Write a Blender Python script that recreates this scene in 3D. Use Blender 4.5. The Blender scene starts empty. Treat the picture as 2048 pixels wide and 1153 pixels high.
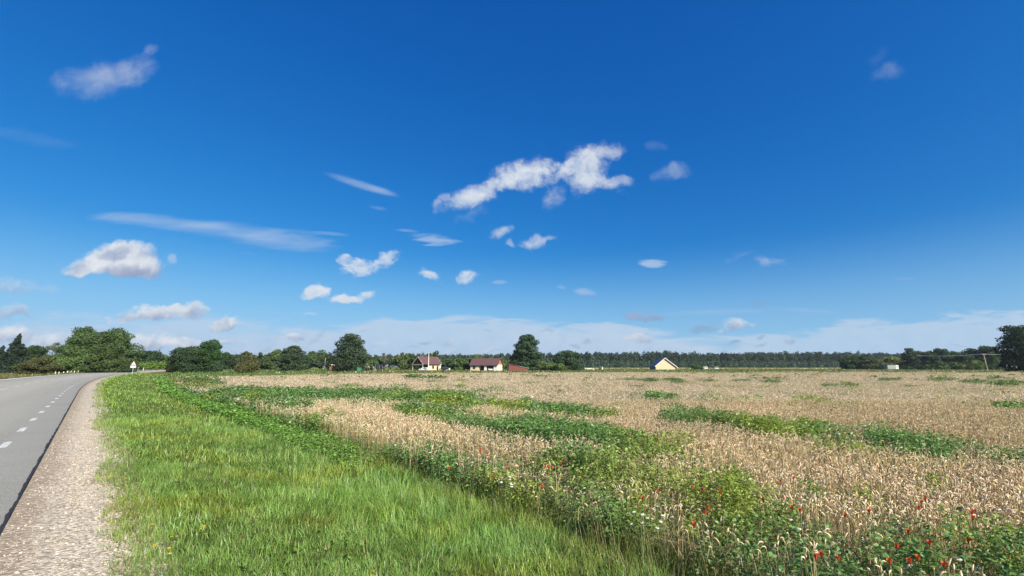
import bpy, bmesh, math, random
import numpy as np
from mathutils import Vector

S = bpy.context.scene
COL = S.collection
R = math.radians
rng = np.random.default_rng(7)
random.seed(7)

# ------------------------------------------------------------------ camera, sun, sky, exposure
EYE, F, PITCH = 1.6, 870.0, R(10.2)
cam_d = bpy.data.cameras.new("camera"); cam = bpy.data.objects.new("camera", cam_d); COL.objects.link(cam)
cam.location = (0, 0, EYE); cam.rotation_euler = (R(90) + PITCH, 0, 0)
cam_d.sensor_fit = 'HORIZONTAL'; cam_d.sensor_width = 36; cam_d.lens = 36 * F / 2048
cam_d.clip_start = 0.05; cam_d.clip_end = 8000
S.camera = cam

SUN_AZ, SUN_EL = R(140), R(33)
sd = Vector((math.sin(SUN_AZ) * math.cos(SUN_EL), math.cos(SUN_AZ) * math.cos(SUN_EL), math.sin(SUN_EL)))
sl = bpy.data.lights.new("sun", 'SUN'); sl.energy = 5.0; sl.angle = R(0.5); sl.color = (1.0, 0.93, 0.76)
so = bpy.data.objects.new("sun", sl); COL.objects.link(so); so.location = (30, -30, 60)
so.rotation_euler = sd.to_track_quat('Z', 'Y').to_euler()

S.view_settings.view_transform = 'Standard'; S.view_settings.look = 'None'
S.view_settings.exposure = 0.8; S.view_settings.gamma = 1.0
S.cycles.use_denoising = True
S.cycles.max_bounces = 6; S.cycles.diffuse_bounces = 3; S.cycles.transmission_bounces = 3
S.cycles.transparent_max_bounces = 6; S.cycles.use_adaptive_sampling = True; S.cycles.adaptive_threshold = 0.007


def ray(px, py):
    x = px - 1024.0; u = 576.5 - py
    return (x, F * math.cos(PITCH) - u * math.sin(PITCH), F * math.sin(PITCH) + u * math.cos(PITCH))

def at(px, py, D):
    "point at depth D (metres along +Y) seen at photo pixel (px, py)"
    d = ray(px, py); t = D / d[1]
    return (d[0] * t, D, EYE + d[2] * t)

def gnd(px, py, z=0.0):
    d = ray(px, py); t = (z - EYE) / d[2]
    return (d[0] * t, d[1] * t)

# ---- world
W = bpy.data.worlds.new("World"); S.world = W; W.use_nodes = True
nt = W.node_tree; nt.nodes.clear()

class NT:
    def __init__(s, tree): s.t = tree
    def n(s, kind, **kw):
        nd = s.t.nodes.new(kind)
        for k, v in kw.items(): setattr(nd, k, v)
        return nd
    def l(s, a, b): s.t.links.new(a, b)
    def m(s, op, a, b=None, c=None, clamp=False):
        nd = s.n('ShaderNodeMath', operation=op, use_clamp=clamp)
        for i, v in enumerate((a, b, c)):
            if v is None: continue
            if isinstance(v, (int, float)): nd.inputs[i].default_value = v
            else: s.l(v, nd.inputs[i])
        return nd.outputs[0]
    def vm(s, op, a, b=None):
        nd = s.n('ShaderNodeVectorMath', operation=op)
        for i, v in enumerate((a, b)):
            if v is None: continue
            if isinstance(v, (tuple, list)): nd.inputs[i].default_value = v
            else: s.l(v, nd.inputs[i])
        return nd.outputs[0]
    def mix(s, f, a, b):
        nd = s.n('ShaderNodeMix', data_type='RGBA')
        for i, v in ((0, f), (6, a), (7, b)):
            if isinstance(v, (int, float)): nd.inputs[i].default_value = v
            elif isinstance(v, (tuple, list)): nd.inputs[i].default_value = (*v, 1) if len(v) == 3 else v
            else: s.l(v, nd.inputs[i])
        return nd.outputs[2]
    def noise(s, vec, scale, detail=5, rough=.55, dist=0.0):
        nd = s.n('ShaderNodeTexNoise'); s.l(vec, nd.inputs['Vector'])
        nd.inputs['Scale'].default_value = scale; nd.inputs['Detail'].default_value = detail
        nd.inputs['Roughness'].default_value = rough; nd.inputs['Distortion'].default_value = dist
        return nd.outputs['Fac']
    def ramp(s, f, lo, hi, a=0.0, b=1.0, smooth=True):
        nd = s.n('ShaderNodeMapRange', interpolation_type='SMOOTHSTEP' if smooth else 'LINEAR')
        s.l(f, nd.inputs[0])
        for i, v in ((1, lo), (2, hi), (3, a), (4, b)):
            if isinstance(v, (int, float)): nd.inputs[i].default_value = v
            else: s.l(v, nd.inputs[i])
        return nd.outputs[0]

w = NT(nt)
sky = w.n('ShaderNodeTexSky', sky_type='NISHITA'); sky.sun_disc = False
sky.sun_elevation = SUN_EL; sky.sun_rotation = SUN_AZ
sky.air_density = 1.0; sky.dust_density = 0.5; sky.ozone_density = 3.0
SKY_STRENGTH = 0.1
SKY_OUT = 0.57            # the graded sky is scaled back for the exposure
SKYGRADE = ((0.90, 2.05), (0.745, 0.955), (0.954, 0.55))      # per channel: gain, power (the phone's colour response)
tc = w.n('ShaderNodeTexCoord'); dirv = tc.outputs['Generated']
sep = w.n('ShaderNodeSeparateColor'); w.l(sky.outputs[0], sep.inputs[0])
cmb = w.n('ShaderNodeCombineColor')
for i, (g, p) in enumerate(SKYGRADE):
    w.l(w.m('MULTIPLY', w.m('POWER', w.m('MULTIPLY', sep.outputs[i], SKY_STRENGTH), p), g), cmb.inputs[i])
skycol = cmb.outputs[0]
dx = w.n('ShaderNodeSeparateXYZ'); w.l(dirv, dx.inputs[0])
X, Y, Z = dx.outputs
# pale air low down, all round the horizon
low = w.ramp(Z, 0.0, 0.27, 1.0, 0.0)
skycol = w.mix(w.m('MULTIPLY', low, 0.75), skycol, (0.33, 0.60, 0.87))

# clouds: places on the celestial sphere in front of the viewer, as slopes a = x/y, e = z/y
yy = w.m('MAXIMUM', Y, 0.02)
a_ = w.m('DIVIDE', X, yy); e_ = w.m('DIVIDE', Z, yy)
uv = w.n('ShaderNodeCombineXYZ'); w.l(a_, uv.inputs[0]); w.l(e_, uv.inputs[1]); uv = uv.outputs[0]
fine = w.vm('MULTIPLY', uv, (1.0, 1.5, 1.0))
nz = w.n('ShaderNodeTexNoise'); w.l(uv, nz.inputs['Vector']); nz.inputs['Scale'].default_value = 16; nz.inputs['Detail'].default_value = 4
wob = w.vm('SCALE', w.vm('SUBTRACT', nz.outputs['Color'], (.5, .5, .5)), None)
wob.node.inputs['Scale'].default_value = 0.045
uvw = w.vm('ADD', uv, wob)
N_BIG = w.noise(uvw, 14, 9, .66)
N_FINE = w.noise(w.vm('MULTIPLY', uvw, (1, 1.7, 1)), 34, 8, .62)
streak = w.vm('MULTIPLY', uv, (1.0, 6.0, 1.0))
N_STREAK = w.noise(streak, 6, 7, .6, .5)
N_SHADE = w.noise(uvw, 24, 5, .55)

def cloud_group():
    g = bpy.data.node_groups.new("cloud", 'ShaderNodeTree')
    I = g.interface
    for nm, st in (("UV", 'NodeSocketVector'), ("Noise", 'NodeSocketFloat'), ("Shade", 'NodeSocketFloat'), ("C", 'NodeSocketVector'),
                   ("Rot", 'NodeSocketFloat'), ("Inv", 'NodeSocketVector'), ("Amp", 'NodeSocketFloat'), ("Soft", 'NodeSocketFloat'),
                   ("Op", 'NodeSocketFloat'), ("Eps", 'NodeSocketFloat'), ("Flat", 'NodeSocketFloat'), ("Tilt", 'NodeSocketFloat'), ("Dark", 'NodeSocketColor'),
                   ("Lit", 'NodeSocketColor'), ("Sky", 'NodeSocketColor')):
        I.new_socket(nm, in_out='INPUT', socket_type=st)
    I.new_socket("Sky", in_out='OUTPUT', socket_type='NodeSocketColor')
    q = NT(g)
    gi = q.n('NodeGroupInput'); go = q.n('NodeGroupOutput'); o = gi.outputs
    vr = q.n('ShaderNodeVectorRotate', rotation_type='Z_AXIS')
    tiny = q.vm('SCALE', o['Sky']); q.l(o['Eps'], tiny.node.inputs['Scale'])       # one cloud after another: keeps the shader stack small
    q.l(q.vm('SUBTRACT', q.vm('ADD', o['UV'], tiny), o['C']), vr.inputs['Vector']); q.l(o['Rot'], vr.inputs['Angle'])
    p = q.vm('MULTIPLY', vr.outputs[0], o['Inv'])
    sp = q.n('ShaderNodeSeparateXYZ'); q.l(p, sp.inputs[0])
    neg = q.m('MINIMUM', sp.outputs[1], 0.0)
    y2 = q.m('MULTIPLY_ADD', neg, q.m('SUBTRACT', o['Flat'], 1.0), sp.outputs[1])
    r2 = q.m('ADD', q.m('MULTIPLY', sp.outputs[0], sp.outputs[0]), q.m('MULTIPLY', y2, y2))
    m1 = q.m('MULTIPLY_ADD', q.m('SUBTRACT', o['Noise'], 0.5), o['Amp'], q.m('SUBTRACT', 1.0, r2))
    al = q.m('MULTIPLY', q.ramp(m1, 0.0, o['Soft']), o['Op'])
    t = q.m('ADD', q.m('MULTIPLY_ADD', sp.outputs[1], 0.55, 0.52), q.m('MULTIPLY', sp.outputs[0], o['Tilt']))
    t = q.m('MULTIPLY_ADD', q.m('SUBTRACT', o['Shade'], 0.5), 1.6, t)
    t = q.ramp(t, 0.0, 1.0)
    c = q.mix(t, o['Dark'], o['Lit'])
    q.l(q.mix(al, o['Sky'], c), go.inputs[0])
    return g
CG = cloud_group()
WHITE, PALE, BLUISH = (.77, .81, .86), (.60, .685, .80), (.38, .49, .70)
GREY, DGREY, CIR = (.33, .42, .60), (.26, .36, .55), (.40, .55, .78)

def slope(px, py):
    d = ray(px, py); return d[0] / d[1], d[2] / d[1]

CLOUDS = []
def cloud(px, py, rx, ry, rot=0, op=.9, amp=1.4, soft=.7, flat=1.0, tilt=0.0, dark=GREY, lit=WHITE, noise=None, coord=None):
    a, e = slope(px, py)
    kx = (slope(px + 5, py)[0] - a) / 5; ky = (slope(px, py - 5)[1] - e) / 5
    ra, re = rx * kx, ry * ky
    amp *= 1.9; soft *= 1.7
    grow = math.sqrt(1 + amp * .22) + .03
    c, n = abs(math.cos(R(rot))), abs(math.sin(R(rot)))
    pad = .024
    box = (a - grow * (ra * c + re * n) - pad, a + grow * (ra * c + re * n) + pad, e - grow * (ra * n + re * c) - pad, e + grow * (ra * n + re * c) + pad)
    CLOUDS.append((box, a, e, ra, re, rot, op, amp, soft, flat, tilt, dark, lit, noise, coord))

PUT = [0]
def put_cloud(below, cl):
    PUT[0] += 1
    box, a, e, ra, re, rot, op, amp, soft, flat, tilt, dark, lit, noise, coord = cl
    nd = w.n('ShaderNodeGroup'); nd.node_tree = CG; i = nd.inputs
    w.l(coord or uvw, i['UV']); w.l(noise or N_BIG, i['Noise']); w.l(N_SHADE, i['Shade'])
    i['C'].default_value = (a, e, 0); i['Rot'].default_value = -R(rot)
    i['Inv'].default_value = (1 / ra, 1 / re, 0)
    i['Amp'].default_value = amp; i['Soft'].default_value = soft; i['Op'].default_value = op; i['Flat'].default_value = flat
    i['Tilt'].default_value = tilt; i['Dark'].default_value = (*dark, 1); i['Lit'].default_value = (*lit, 1)
    i['Eps'].default_value = 1e-9 * (1 + PUT[0] * .01)
    w.l(below, i['Sky']); return nd.outputs[0]

ST = dict(noise=N_STREAK, coord=uv, dark=CIR, lit=CIR)
VE = dict(noise=N_STREAK, coord=uv, dark=(.42, .57, .78), lit=(.52, .65, .81))
# low veils along the horizon
cloud(930, 715, 520, 84, 0, .78, 1.1, .22, **VE); cloud(1800, 712, 620, 80, 5, .74, 1.1, .22, **VE)
cloud(300, 712, 560, 92, 0, .75, 1.2, .45, **VE); cloud(1250, 712, 420, 58, -3, .55, 1.0, .4, **VE)
cloud(1420, 626, 130, 7, 2, .22, 1.2, .8, **VE); cloud(1620, 622, 90, 6, -4, .22, 1.2, .8, **VE); cloud(1720, 643, 70, 8, 3, .4, 1, .8, **VE)
# long lens-shaped and streak clouds
cloud(330, 445, 175, 16, -5, .68, 1.1, .9, **ST); cloud(560, 480, 138, 25, -6, .7, 1.3, .9, **ST)
cloud(450, 460, 150, 22, -6, .50, .5, 1.0, **ST); cloud(660, 468, 45, 5, -5, .3, 1.0, .9, **ST)
cloud(722, 370, 88, 10, -18.5, .66, .35, .9, **ST); cloud(765, 382, 45, 8, -19, .45, .4, .9, **ST)
cloud(868, 478, 56, 13, -7, .75, 3.4, .8, **ST); cloud(815, 462, 30, 4, -6, .35, 1.6, .8, **ST); cloud(755, 416, 24, 6, -12, .3, 1.6, .8, **ST)
cloud(1305, 528, 30, 9, 0, .85, 2.6, .7, **ST); cloud(1172, 584, 28, 9, -5, .6, 2.6, .7, **ST); cloud(1123, 575, 12, 5, -15, .4, 1.4, .8, **ST)
cloud(1000, 565, 18, 5, 0, .45, 1.4, .7, **ST); cloud(500, 508, 22, 4, -5, .25, 1.4, .8, **ST)
cloud(60, 275, 130, 16, -12, .12, 1.2, 1.0, **ST); cloud(1810, 558, 30, 3, 0, .2, 1, .8, **ST)
# ragged small cumulus high on the far side of the road
cloud(195, 165, 112, 46, 6, .86, 1.1, 1.1, 1.2, dark=BLUISH, lit=(.46, .54, .72)); cloud(270, 140, 48, 42, 45, .62, 1.5, 1.1, dark=BLUISH, lit=(.40, .47, .68))
cloud(300, 102, 17, 13, 0, .5, 1.2, 1.1, dark=BLUISH, lit=BLUISH)
cloud(1772, 145, 40, 19, 22, .34, 1.5, 1.2, dark=BLUISH, lit=BLUISH); cloud(1755, 115, 35, 12, 40, .12, 1.5, 1.2, dark=BLUISH, lit=BLUISH)
# the long ragged cloud
cloud(950, 394, 92, 25, 20, .95, 1.5, .75, 1.1, dark=PALE); cloud(1050, 352, 85, 38, 18, .97, 1.7, .75, 1.1, dark=PALE); cloud(1165, 340, 48, 56, 15, .86, 1.8, .8, dark=PALE)
cloud(1108, 346, 62, 27, 22, .95, 1.7, .8, dark=PALE); cloud(1188, 335, 44, 30, 30, .6, 1.8, .8, dark=PALE); cloud(1200, 305, 50, 22, 10, .62, 1.8, .8, dark=PALE); cloud(1240, 368, 34, 18, 12, .55, 1.9, .8, dark=PALE); cloud(1195, 362, 60, 20, -25, .5, 2.2, .9, dark=PALE)
cloud(885, 404, 26, 13, 35, .6, 1.9, .9, dark=PALE); cloud(1110, 388, 40, 24, 60, .45, 2.2, 1.0, dark=PALE); cloud(940, 432, 45, 16, 25, .22, 2, 1, dark=BLUISH, lit=PALE)
cloud(1345, 346, 52, 20, 14, .4, 2.0, 1, dark=BLUISH, lit=PALE); cloud(1312, 298, 30, 13, 10, .2, 2.0, 1, dark=BLUISH, lit=BLUISH)
cloud(1003, 466, 27, 13, 25, .7, 1.8, .8, dark=PALE); cloud(1022, 488, 10, 13, 10, .5, 1.6, .9, dark=PALE); cloud(1064, 486, 30, 18, 10, .8, 1.8, .8, dark=PALE); cloud(1092, 478, 22, 7, 15, .4, 1.6, .9, dark=PALE)
# flat-bottomed cumulus
cloud(240, 530, 92, 52, 2, .97, .95, .42, 2.2, -.32, dark=(.30, .37, .55)); cloud(172, 538, 55, 30, 3, .95, 1.0, .5, 2.0, .1); cloud(290, 540, 45, 32, -8, .9, 1.1, .5, 1.7, -.4, dark=(.30, .37, .55))
cloud(225, 505, 40, 28, 0, .9, 1.0, .5); cloud(222, 542, 100, 19, 0, .95, .8, .5, 1.6, -.45, dark=(.30, .37, .55)); cloud(262, 548, 58, 16, 0, .8, .9, .6, 1.8, -.2, dark=(.27, .34, .52), lit=(.40, .46, .62)); cloud(345, 518, 15, 12, 0, .4, 1.4, .8, dark=PALE)
FN = dict(noise=N_FINE)
cloud(25, 578, 62, 24, 0, .62, 1.3, .9, 1.5, dark=(.36, .43, .60), lit=PALE, **FN); cloud(95, 575, 40, 10, 0, .25, 1.4, .9, dark=PALE, lit=PALE, **FN)
cloud(20, 628, 52, 20, 0, .75, 1.3, .7, 1.5, dark=(.34, .43, .60), lit=PALE, **FN)
cloud(20, 672, 60, 26, 0, .97, 1.2, .6, 1.5, dark=GREY, **FN); cloud(95, 685, 75, 22, 0, .9, 1.3, .7, 1.4, dark=GREY, **FN); cloud(180, 665, 70, 12, 8, .4, 1.4, .8, dark=GREY, lit=PALE, **FN)
cloud(318, 634, 102, 28, 5, .95, 1.3, .5, 2.2, -.1, dark=(.32, .40, .58), **FN); cloud(372, 622, 52, 20, 4, .9, 1.2, .5, 1.9, dark=(.36, .44, .62), **FN)
cloud(452, 651, 38, 19, 3, .95, 1.1, .5, 2.0, dark=DGREY, **FN); cloud(310, 690, 74, 26, 0, .97, 1.2, .6, 1.8, dark=DGREY, **FN); cloud(375, 692, 55, 20, 0, .92, 1.3, .6, 1.5, dark=GREY, **FN)
cloud(450, 688, 45, 10, 0, .6, 1.2, .7, 1.5, dark=DGREY, **FN); cloud(500, 705, 60, 9, 5, .5, 1.4, .7, dark=DGREY, lit=PALE, **FN); cloud(588, 678, 20, 13, 0, .75, 1.3, .6, 1.6, dark=DGREY, **FN)
cloud(640, 676, 30, 6, 25, .3, 1.6, .8, dark=DGREY, lit=DGREY, **FN)
cloud(630, 588, 37, 21, 2, .95, 1.0, .5, 2.0, dark=PALE, **FN); cloud(688, 602, 38, 17, 4, .93, 1.2, .55, 1.9, dark=PALE, **FN); cloud(722, 592, 34, 10, 24, .75, 1.4, .7, dark=PALE, **FN)
cloud(722, 536, 44, 24, 12, .85, 1.5, .7, 1.4, dark=PALE, **FN); cloud(692, 520, 18, 11, 0, .7, 1.5, .7, dark=PALE, **FN); cloud(772, 516, 34, 16, 28, .75, 1.5, .7, dark=PALE, **FN); cloud(620, 628, 26, 6, 0, .4, 1.4, .8, dark=PALE, **FN)
cloud(937, 553, 29, 16, 14, .85, 1.2, .7, 1.6, dark=PALE, **FN); cloud(858, 555, 28, 14, -22, .75, 1.4, .7, 1.5, dark=PALE, **FN); cloud(848, 540, 14, 8, -45, .3, 1.4, .9, dark=PALE, **FN)
cloud(1538, 526, 38, 18, 0, .42, 1.5, 1.0, 1.5, dark=BLUISH, lit=PALE, **FN); cloud(1478, 516, 40, 11, 25, .2, 1.6, 1, dark=BLUISH, lit=BLUISH, **FN)
cloud(1292, 631, 54, 13, -4, .75, 1.6, .7, 1.0, dark=DGREY, lit=(.34, .42, .62), **FN); cloud(1268, 622, 20, 11, 20, .6, 1.3, .8, dark=GREY, lit=GREY, **FN)
cloud(1472, 652, 48, 16, 8, .85, 1.3, .6, 1.4, dark=DGREY, **FN); cloud(1408, 655, 36, 8, 8, .6, 1.5, .7, dark=DGREY, lit=DGREY, **FN); cloud(1422, 645, 16, 6, 0, .4, 1.3, .8, dark=GREY, lit=GREY, **FN)
cloud(1277, 682, 36, 20, 0, .9, 1.1, .6, 1.9, dark=GREY, **FN); cloud(1517, 607, 32, 9, 12, .4, 1.7, .8, dark=DGREY, lit=DGREY, **FN)
for (cx, cy, rx_, ry_, op_) in ((1470, 687, 18, 5, .6), (1520, 690, 16, 5, .6), (1582, 683, 18, 6, .6), (1522, 676, 12, 5, .5), (1447, 703, 12, 3, .5), (1150, 690, 16, 5, .4),
                                (1175, 684, 14, 5, .4), (1918, 691, 22, 3, .4), (893, 686, 16, 11, .7), (850, 684, 14, 5, .5), (830, 695, 16, 4, .4), (1090, 665, 20, 5, .35), (975, 665, 22, 4, .3), (760, 690, 25, 8, .55), (720, 655, 22, 8, .5), (980, 702, 30, 7, .6), (900, 705, 20, 8, .6)):
    cloud(cx, cy, rx_, ry_, 5, op_, 1.5, .7, 1.2, dark=DGREY, lit=PALE if ry_ > 6 else DGREY, **FN)


# the sky is split into patches, so that each direction only works through the clouds that are there
def leaf(cl):
    c = skycol
    for k in cl: c = put_cloud(c, k)
    b = w.n('ShaderNodeBackground'); b.inputs[1].default_value = SKY_STRENGTH
    k = w.vm('SCALE', c); k.node.inputs['Scale'].default_value = SKY_OUT / SKY_STRENGTH
    w.l(k, b.inputs[0]); return b.outputs[0]

def patch(cl, box, depth):
    if len(cl) <= 4 or depth == 0: return leaf(cl)
    best = None
    for ax in (0, 1):
        for k in cl:
            for v in (k[0][2 * ax], k[0][2 * ax + 1]):
                if not box[2 * ax] + .01 < v < box[2 * ax + 1] - .01: continue
                lo = [q for q in cl if q[0][2 * ax] < v]; hi = [q for q in cl if q[0][2 * ax + 1] > v]
                f = (v - box[2 * ax]) / (box[2 * ax + 1] - box[2 * ax])
                cost = f * len(lo) + (1 - f) * len(hi) + .3 * max(len(lo), len(hi))
                if best is None or cost < best[0]: best = (cost, ax, v, lo, hi)
    if best is None or (len(best[3]) == len(cl) and len(best[4]) == len(cl)): return leaf(cl)
    _, ax, v, lo, hi = best
    bl, bh = list(box), list(box); bl[2 * ax + 1] = v; bh[2 * ax] = v
    ms = w.n('ShaderNodeMixShader')
    w.l(w.m('GREATER_THAN', (a_, e_)[ax], v), ms.inputs[0])
    w.l(patch(lo, bl, depth - 1), ms.inputs[1]); w.l(patch(hi, bh, depth - 1), ms.inputs[2])
    return ms.outputs[0]

INSIDE = patch(CLOUDS, [-1.6, 1.6, 0.0, 1.2], 4)
ms = w.n('ShaderNodeMixShader')
w.l(w.m('MULTIPLY', w.m('GREATER_THAN', Y, .3), w.m('MULTIPLY', w.m('GREATER_THAN', Z, 0.0), w.m('LESS_THAN', e_, 1.2))), ms.inputs[0])
w.l(leaf([]), ms.inputs[1]); w.l(INSIDE, ms.inputs[2])
out = w.n('ShaderNodeOutputWorld'); w.l(ms.outputs[0], out.inputs[0])
W.cycles.sampling_method = 'MANUAL'; W.cycles.sample_map_resolution = 256

# ------------------------------------------------------------------ helpers
def tag(o, label=None, cat=None, group=None, kind=None):
    for k, v in (('label', label), ('category', cat), ('group', group), ('kind', kind)):
        if v: o[k] = v
    return o

def empty(name, loc, rz=0.0):
    o = bpy.data.objects.new(name, None); COL.objects.link(o)
    o.location = loc; o.rotation_euler = (0, 0, rz); o.empty_display_size = .3
    return o

def mesh_np(name, V, Q, mat, cols=None, parent=None, smooth=False, tri=None):
    "V (n,3) points, Q (m,4) quads and optional tri (k,3); cols (n,3) colour of each point"
    me = bpy.data.meshes.new(name)
    V = np.ascontiguousarray(V, dtype=np.float32); Q = np.asarray(Q, dtype=np.int32).reshape(-1, 4)
    T = np.zeros((0, 3), np.int32) if tri is None else np.asarray(tri, dtype=np.int32)
    me.vertices.add(len(V)); me.vertices.foreach_set('co', V.ravel())
    nl = Q.size + T.size
    me.loops.add(nl); me.loops.foreach_set('vertex_index', np.concatenate([Q.ravel(), T.ravel()]))
    me.polygons.add(len(Q) + len(T))
    me.polygons.foreach_set('loop_start', np.concatenate([np.arange(len(Q)) * 4, Q.size + np.arange(len(T)) * 3]).astype(np.int32))
    if smooth: me.polygons.foreach_set('use_smooth', np.ones(len(Q) + len(T), dtype=bool))
    me.update(calc_edges=True)
    if cols is not None:
        at_ = me.attributes.new('Col', 'FLOAT_COLOR', 'POINT')
        c4 = np.ones((len(V), 4), np.float32); c4[:, :3] = cols
        at_.data.foreach_set('color', c4.ravel())
    if mat: me.materials.append(mat)
    o = bpy.data.objects.new(name, me); COL.objects.link(o)
    if parent: o.parent = parent
    return o

class Acc:
    "collects batches of equal-topology pieces into one mesh"
    def __init__(s): s.V, s.Q, s.C, s.n = [], [], [], 0
    def add(s, V, q, col):
        "V (N,k,3); q (m,4) local quads; col (N,3) or (N,k,3)"
        N, k = V.shape[:2]
        if N == 0: return
        q = np.asarray(q)
        s.V.append(V.reshape(-1, 3).astype(np.float32)); s.Q.append((q[None] + (np.arange(N) * k)[:, None, None] + s.n).reshape(-1, 4))
        if col.ndim == 2: col = np.repeat(col[:, None], k, 1)
        s.C.append(col.reshape(-1, 3).astype(np.float32)); s.n += N * k
    def build(s, name, mat, parent=None, smooth=False):
        return mesh_np(name, np.concatenate(s.V), np.concatenate(s.Q), mat, np.concatenate(s.C), parent, smooth)

def vnoise(x, y, seed=0, octaves=4, rough=.5):
    "value noise in 0..1 for arrays"
    tot = np.zeros_like(x, dtype=float); amp, norm = 1.0, 0.0
    for o in range(octaves):
        xi = np.floor(x).astype(np.int64); yi = np.floor(y).astype(np.int64)
        fx, fy = x - xi, y - yi; fx = fx * fx * (3 - 2 * fx); fy = fy * fy * (3 - 2 * fy)
        def h(a, b):
            n = (a * 374761393 + b * 668265263 + (seed + o * 17) * 974634777) & 0x7fffffff
            n = ((n ^ (n >> 13)) * 1274126177) & 0x7fffffff
            return ((n ^ (n >> 16)) & 0xffff) / 65535.0
        v = (h(xi, yi) * (1 - fx) + h(xi + 1, yi) * fx) * (1 - fy) + (h(xi, yi + 1) * (1 - fx) + h(xi + 1, yi + 1) * fx) * fy
        tot += v * amp; norm += amp; amp *= rough; x = x * 2.03 + 11.3; y = y * 2.03 + 5.7
    return tot / norm

def smooth01(x, a, b):
    t = np.clip((x - a) / (b - a), 0, 1); return t * t * (3 - 2 * t)

# ---- materials
def mat_new(name):
    m = bpy.data.materials.new(name); m.use_nodes = True; m.node_tree.nodes.clear()
    return m, NT(m.node_tree)

def leaf_mat(name, trans=.3, gloss=.04, rough=.45, sat=1.0):
    m, q = mat_new(name)
    at_ = q.n('ShaderNodeAttribute', attribute_name='Col'); c = at_.outputs['Color']
    d = q.n('ShaderNodeBsdfDiffuse'); q.l(c, d.inputs[0])
    t = q.n('ShaderNodeBsdfTranslucent'); q.l(q.mix(.5, c, q.vm('MULTIPLY', c, (1.25, 1.15, .5))), t.inputs[0])
    mx = q.n('ShaderNodeMixShader'); mx.inputs[0].default_value = trans; q.l(d.outputs[0], mx.inputs[1]); q.l(t.outputs[0], mx.inputs[2])
    o = q.n('ShaderNodeOutputMaterial')
    if gloss:
        g = q.n('ShaderNodeBsdfGlossy'); g.inputs['Roughness'].default_value = rough; g.inputs[0].default_value = (1, 1, 1, 1)
        m2 = q.n('ShaderNodeMixShader'); m2.inputs[0].default_value = gloss
        q.l(mx.outputs[0], m2.inputs[1]); q.l(g.outputs[0], m2.inputs[2]); q.l(m2.outputs[0], o.inputs[0])
    else: q.l(mx.outputs[0], o.inputs[0])
    return m

def solid_mat(name, col, rough=.6, var=.15, scale=6.0, metal=0.0, bump=0.0, stretch=(1, 1, 1), spec=.5, col2=None):
    "a surface with a little uneven wear in it"
    m, q = mat_new(name)
    tc_ = q.n('ShaderNodeTexCoord'); v = q.vm('MULTIPLY', tc_.outputs['Object'], stretch)
    n = q.noise(v, scale, 6, .6)
    c = q.mix(q.ramp(n, .3, .7), tuple(x * (1 - var) for x in col), col2 or tuple(min(1, x * (1 + var)) for x in col))
    b = q.n('ShaderNodeBsdfPrincipled'); q.l(c, b.inputs['Base Color'])
    b.inputs['Roughness'].default_value = rough; b.inputs['Metallic'].default_value = metal; b.inputs['Specular IOR Level'].default_value = spec
    if bump:
        bp = q.n('ShaderNodeBump'); bp.inputs['Strength'].default_value = bump; bp.inputs['Distance'].default_value = .02
        q.l(n, bp.inputs['Height']); q.l(bp.outputs[0], b.inputs['Normal'])
    o = q.n('ShaderNodeOutputMaterial'); q.l(b.outputs[0], o.inputs[0]); return m

# ------------------------------------------------------------------ the lie of the land
TH, R0, T0 = R(43.5), 735.0, 38.0        # road heading (to the left of forward), bend radius, start of bend
S_CAM = 0.45                              # the viewer stands this far right of the asphalt edge
RD = np.array([-math.sin(TH), math.cos(TH)]); RN = np.array([math.cos(TH), math.sin(TH)])
PB = RD * T0 - RN * S_CAM; CB = PB + RN * R0

def ts(x, y):
    "distance along the road and distance to the right of its asphalt edge"
    t = x * RD[0] + y * RD[1]; s = x * RN[0] + y * RN[1] + S_CAM
    qx, qy = x - CB[0], y - CB[1]
    u = -(qx * RN[0] + qy * RN[1]); v = qx * RD[0] + qy * RD[1]
    ang = np.arctan2(v, u); bend = t > T0
    return np.where(bend, T0 + R0 * ang, t), np.where(bend, R0 - np.hypot(qx, qy), s)

def xy(t, s):
    t = np.asarray(t, float); s = np.asarray(s, float)
    a = np.maximum(t - T0, 0) / R0
    st = np.minimum(t, T0)
    bx = RD[0] * st + RN[0] * (s - S_CAM); by = RD[1] * st + RN[1] * (s - S_CAM)
    r = R0 - s
    cx = CB[0] + r * (-RN[0] * np.cos(a) + RD[0] * np.sin(a)); cy = CB[1] + r * (-RN[1] * np.cos(a) + RD[1] * np.sin(a))
    return np.where(t > T0, cx, bx), np.where(t > T0, cy, by)

RW = 8.2                                   # asphalt width
GW = 0.8                                   # gravel shoulder width
FZ = -0.5                                  # level of the fields
def height(x, y, under_road=True):
    t, s = ts(x, y)
    z = np.where(s > 0, -0.06 + (FZ + .06) * smooth01(s, 1.0, 5.0), -0.06 - .25 * smooth01(-s, RW + 1, RW + 5))
    z = z + (vnoise(x * .35, y * .35, 3, 3) - .5) * .10 * smooth01(s, 1.3, 3.5) + (vnoise(x * .02, y * .02, 4, 2) - .5) * .25 * smooth01(np.hypot(x, y), 120, 400)
    cor = (s > -RW - 1.0) & (s < GW + .75)
    return np.where(cor & under_road, -0.14, z)

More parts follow.
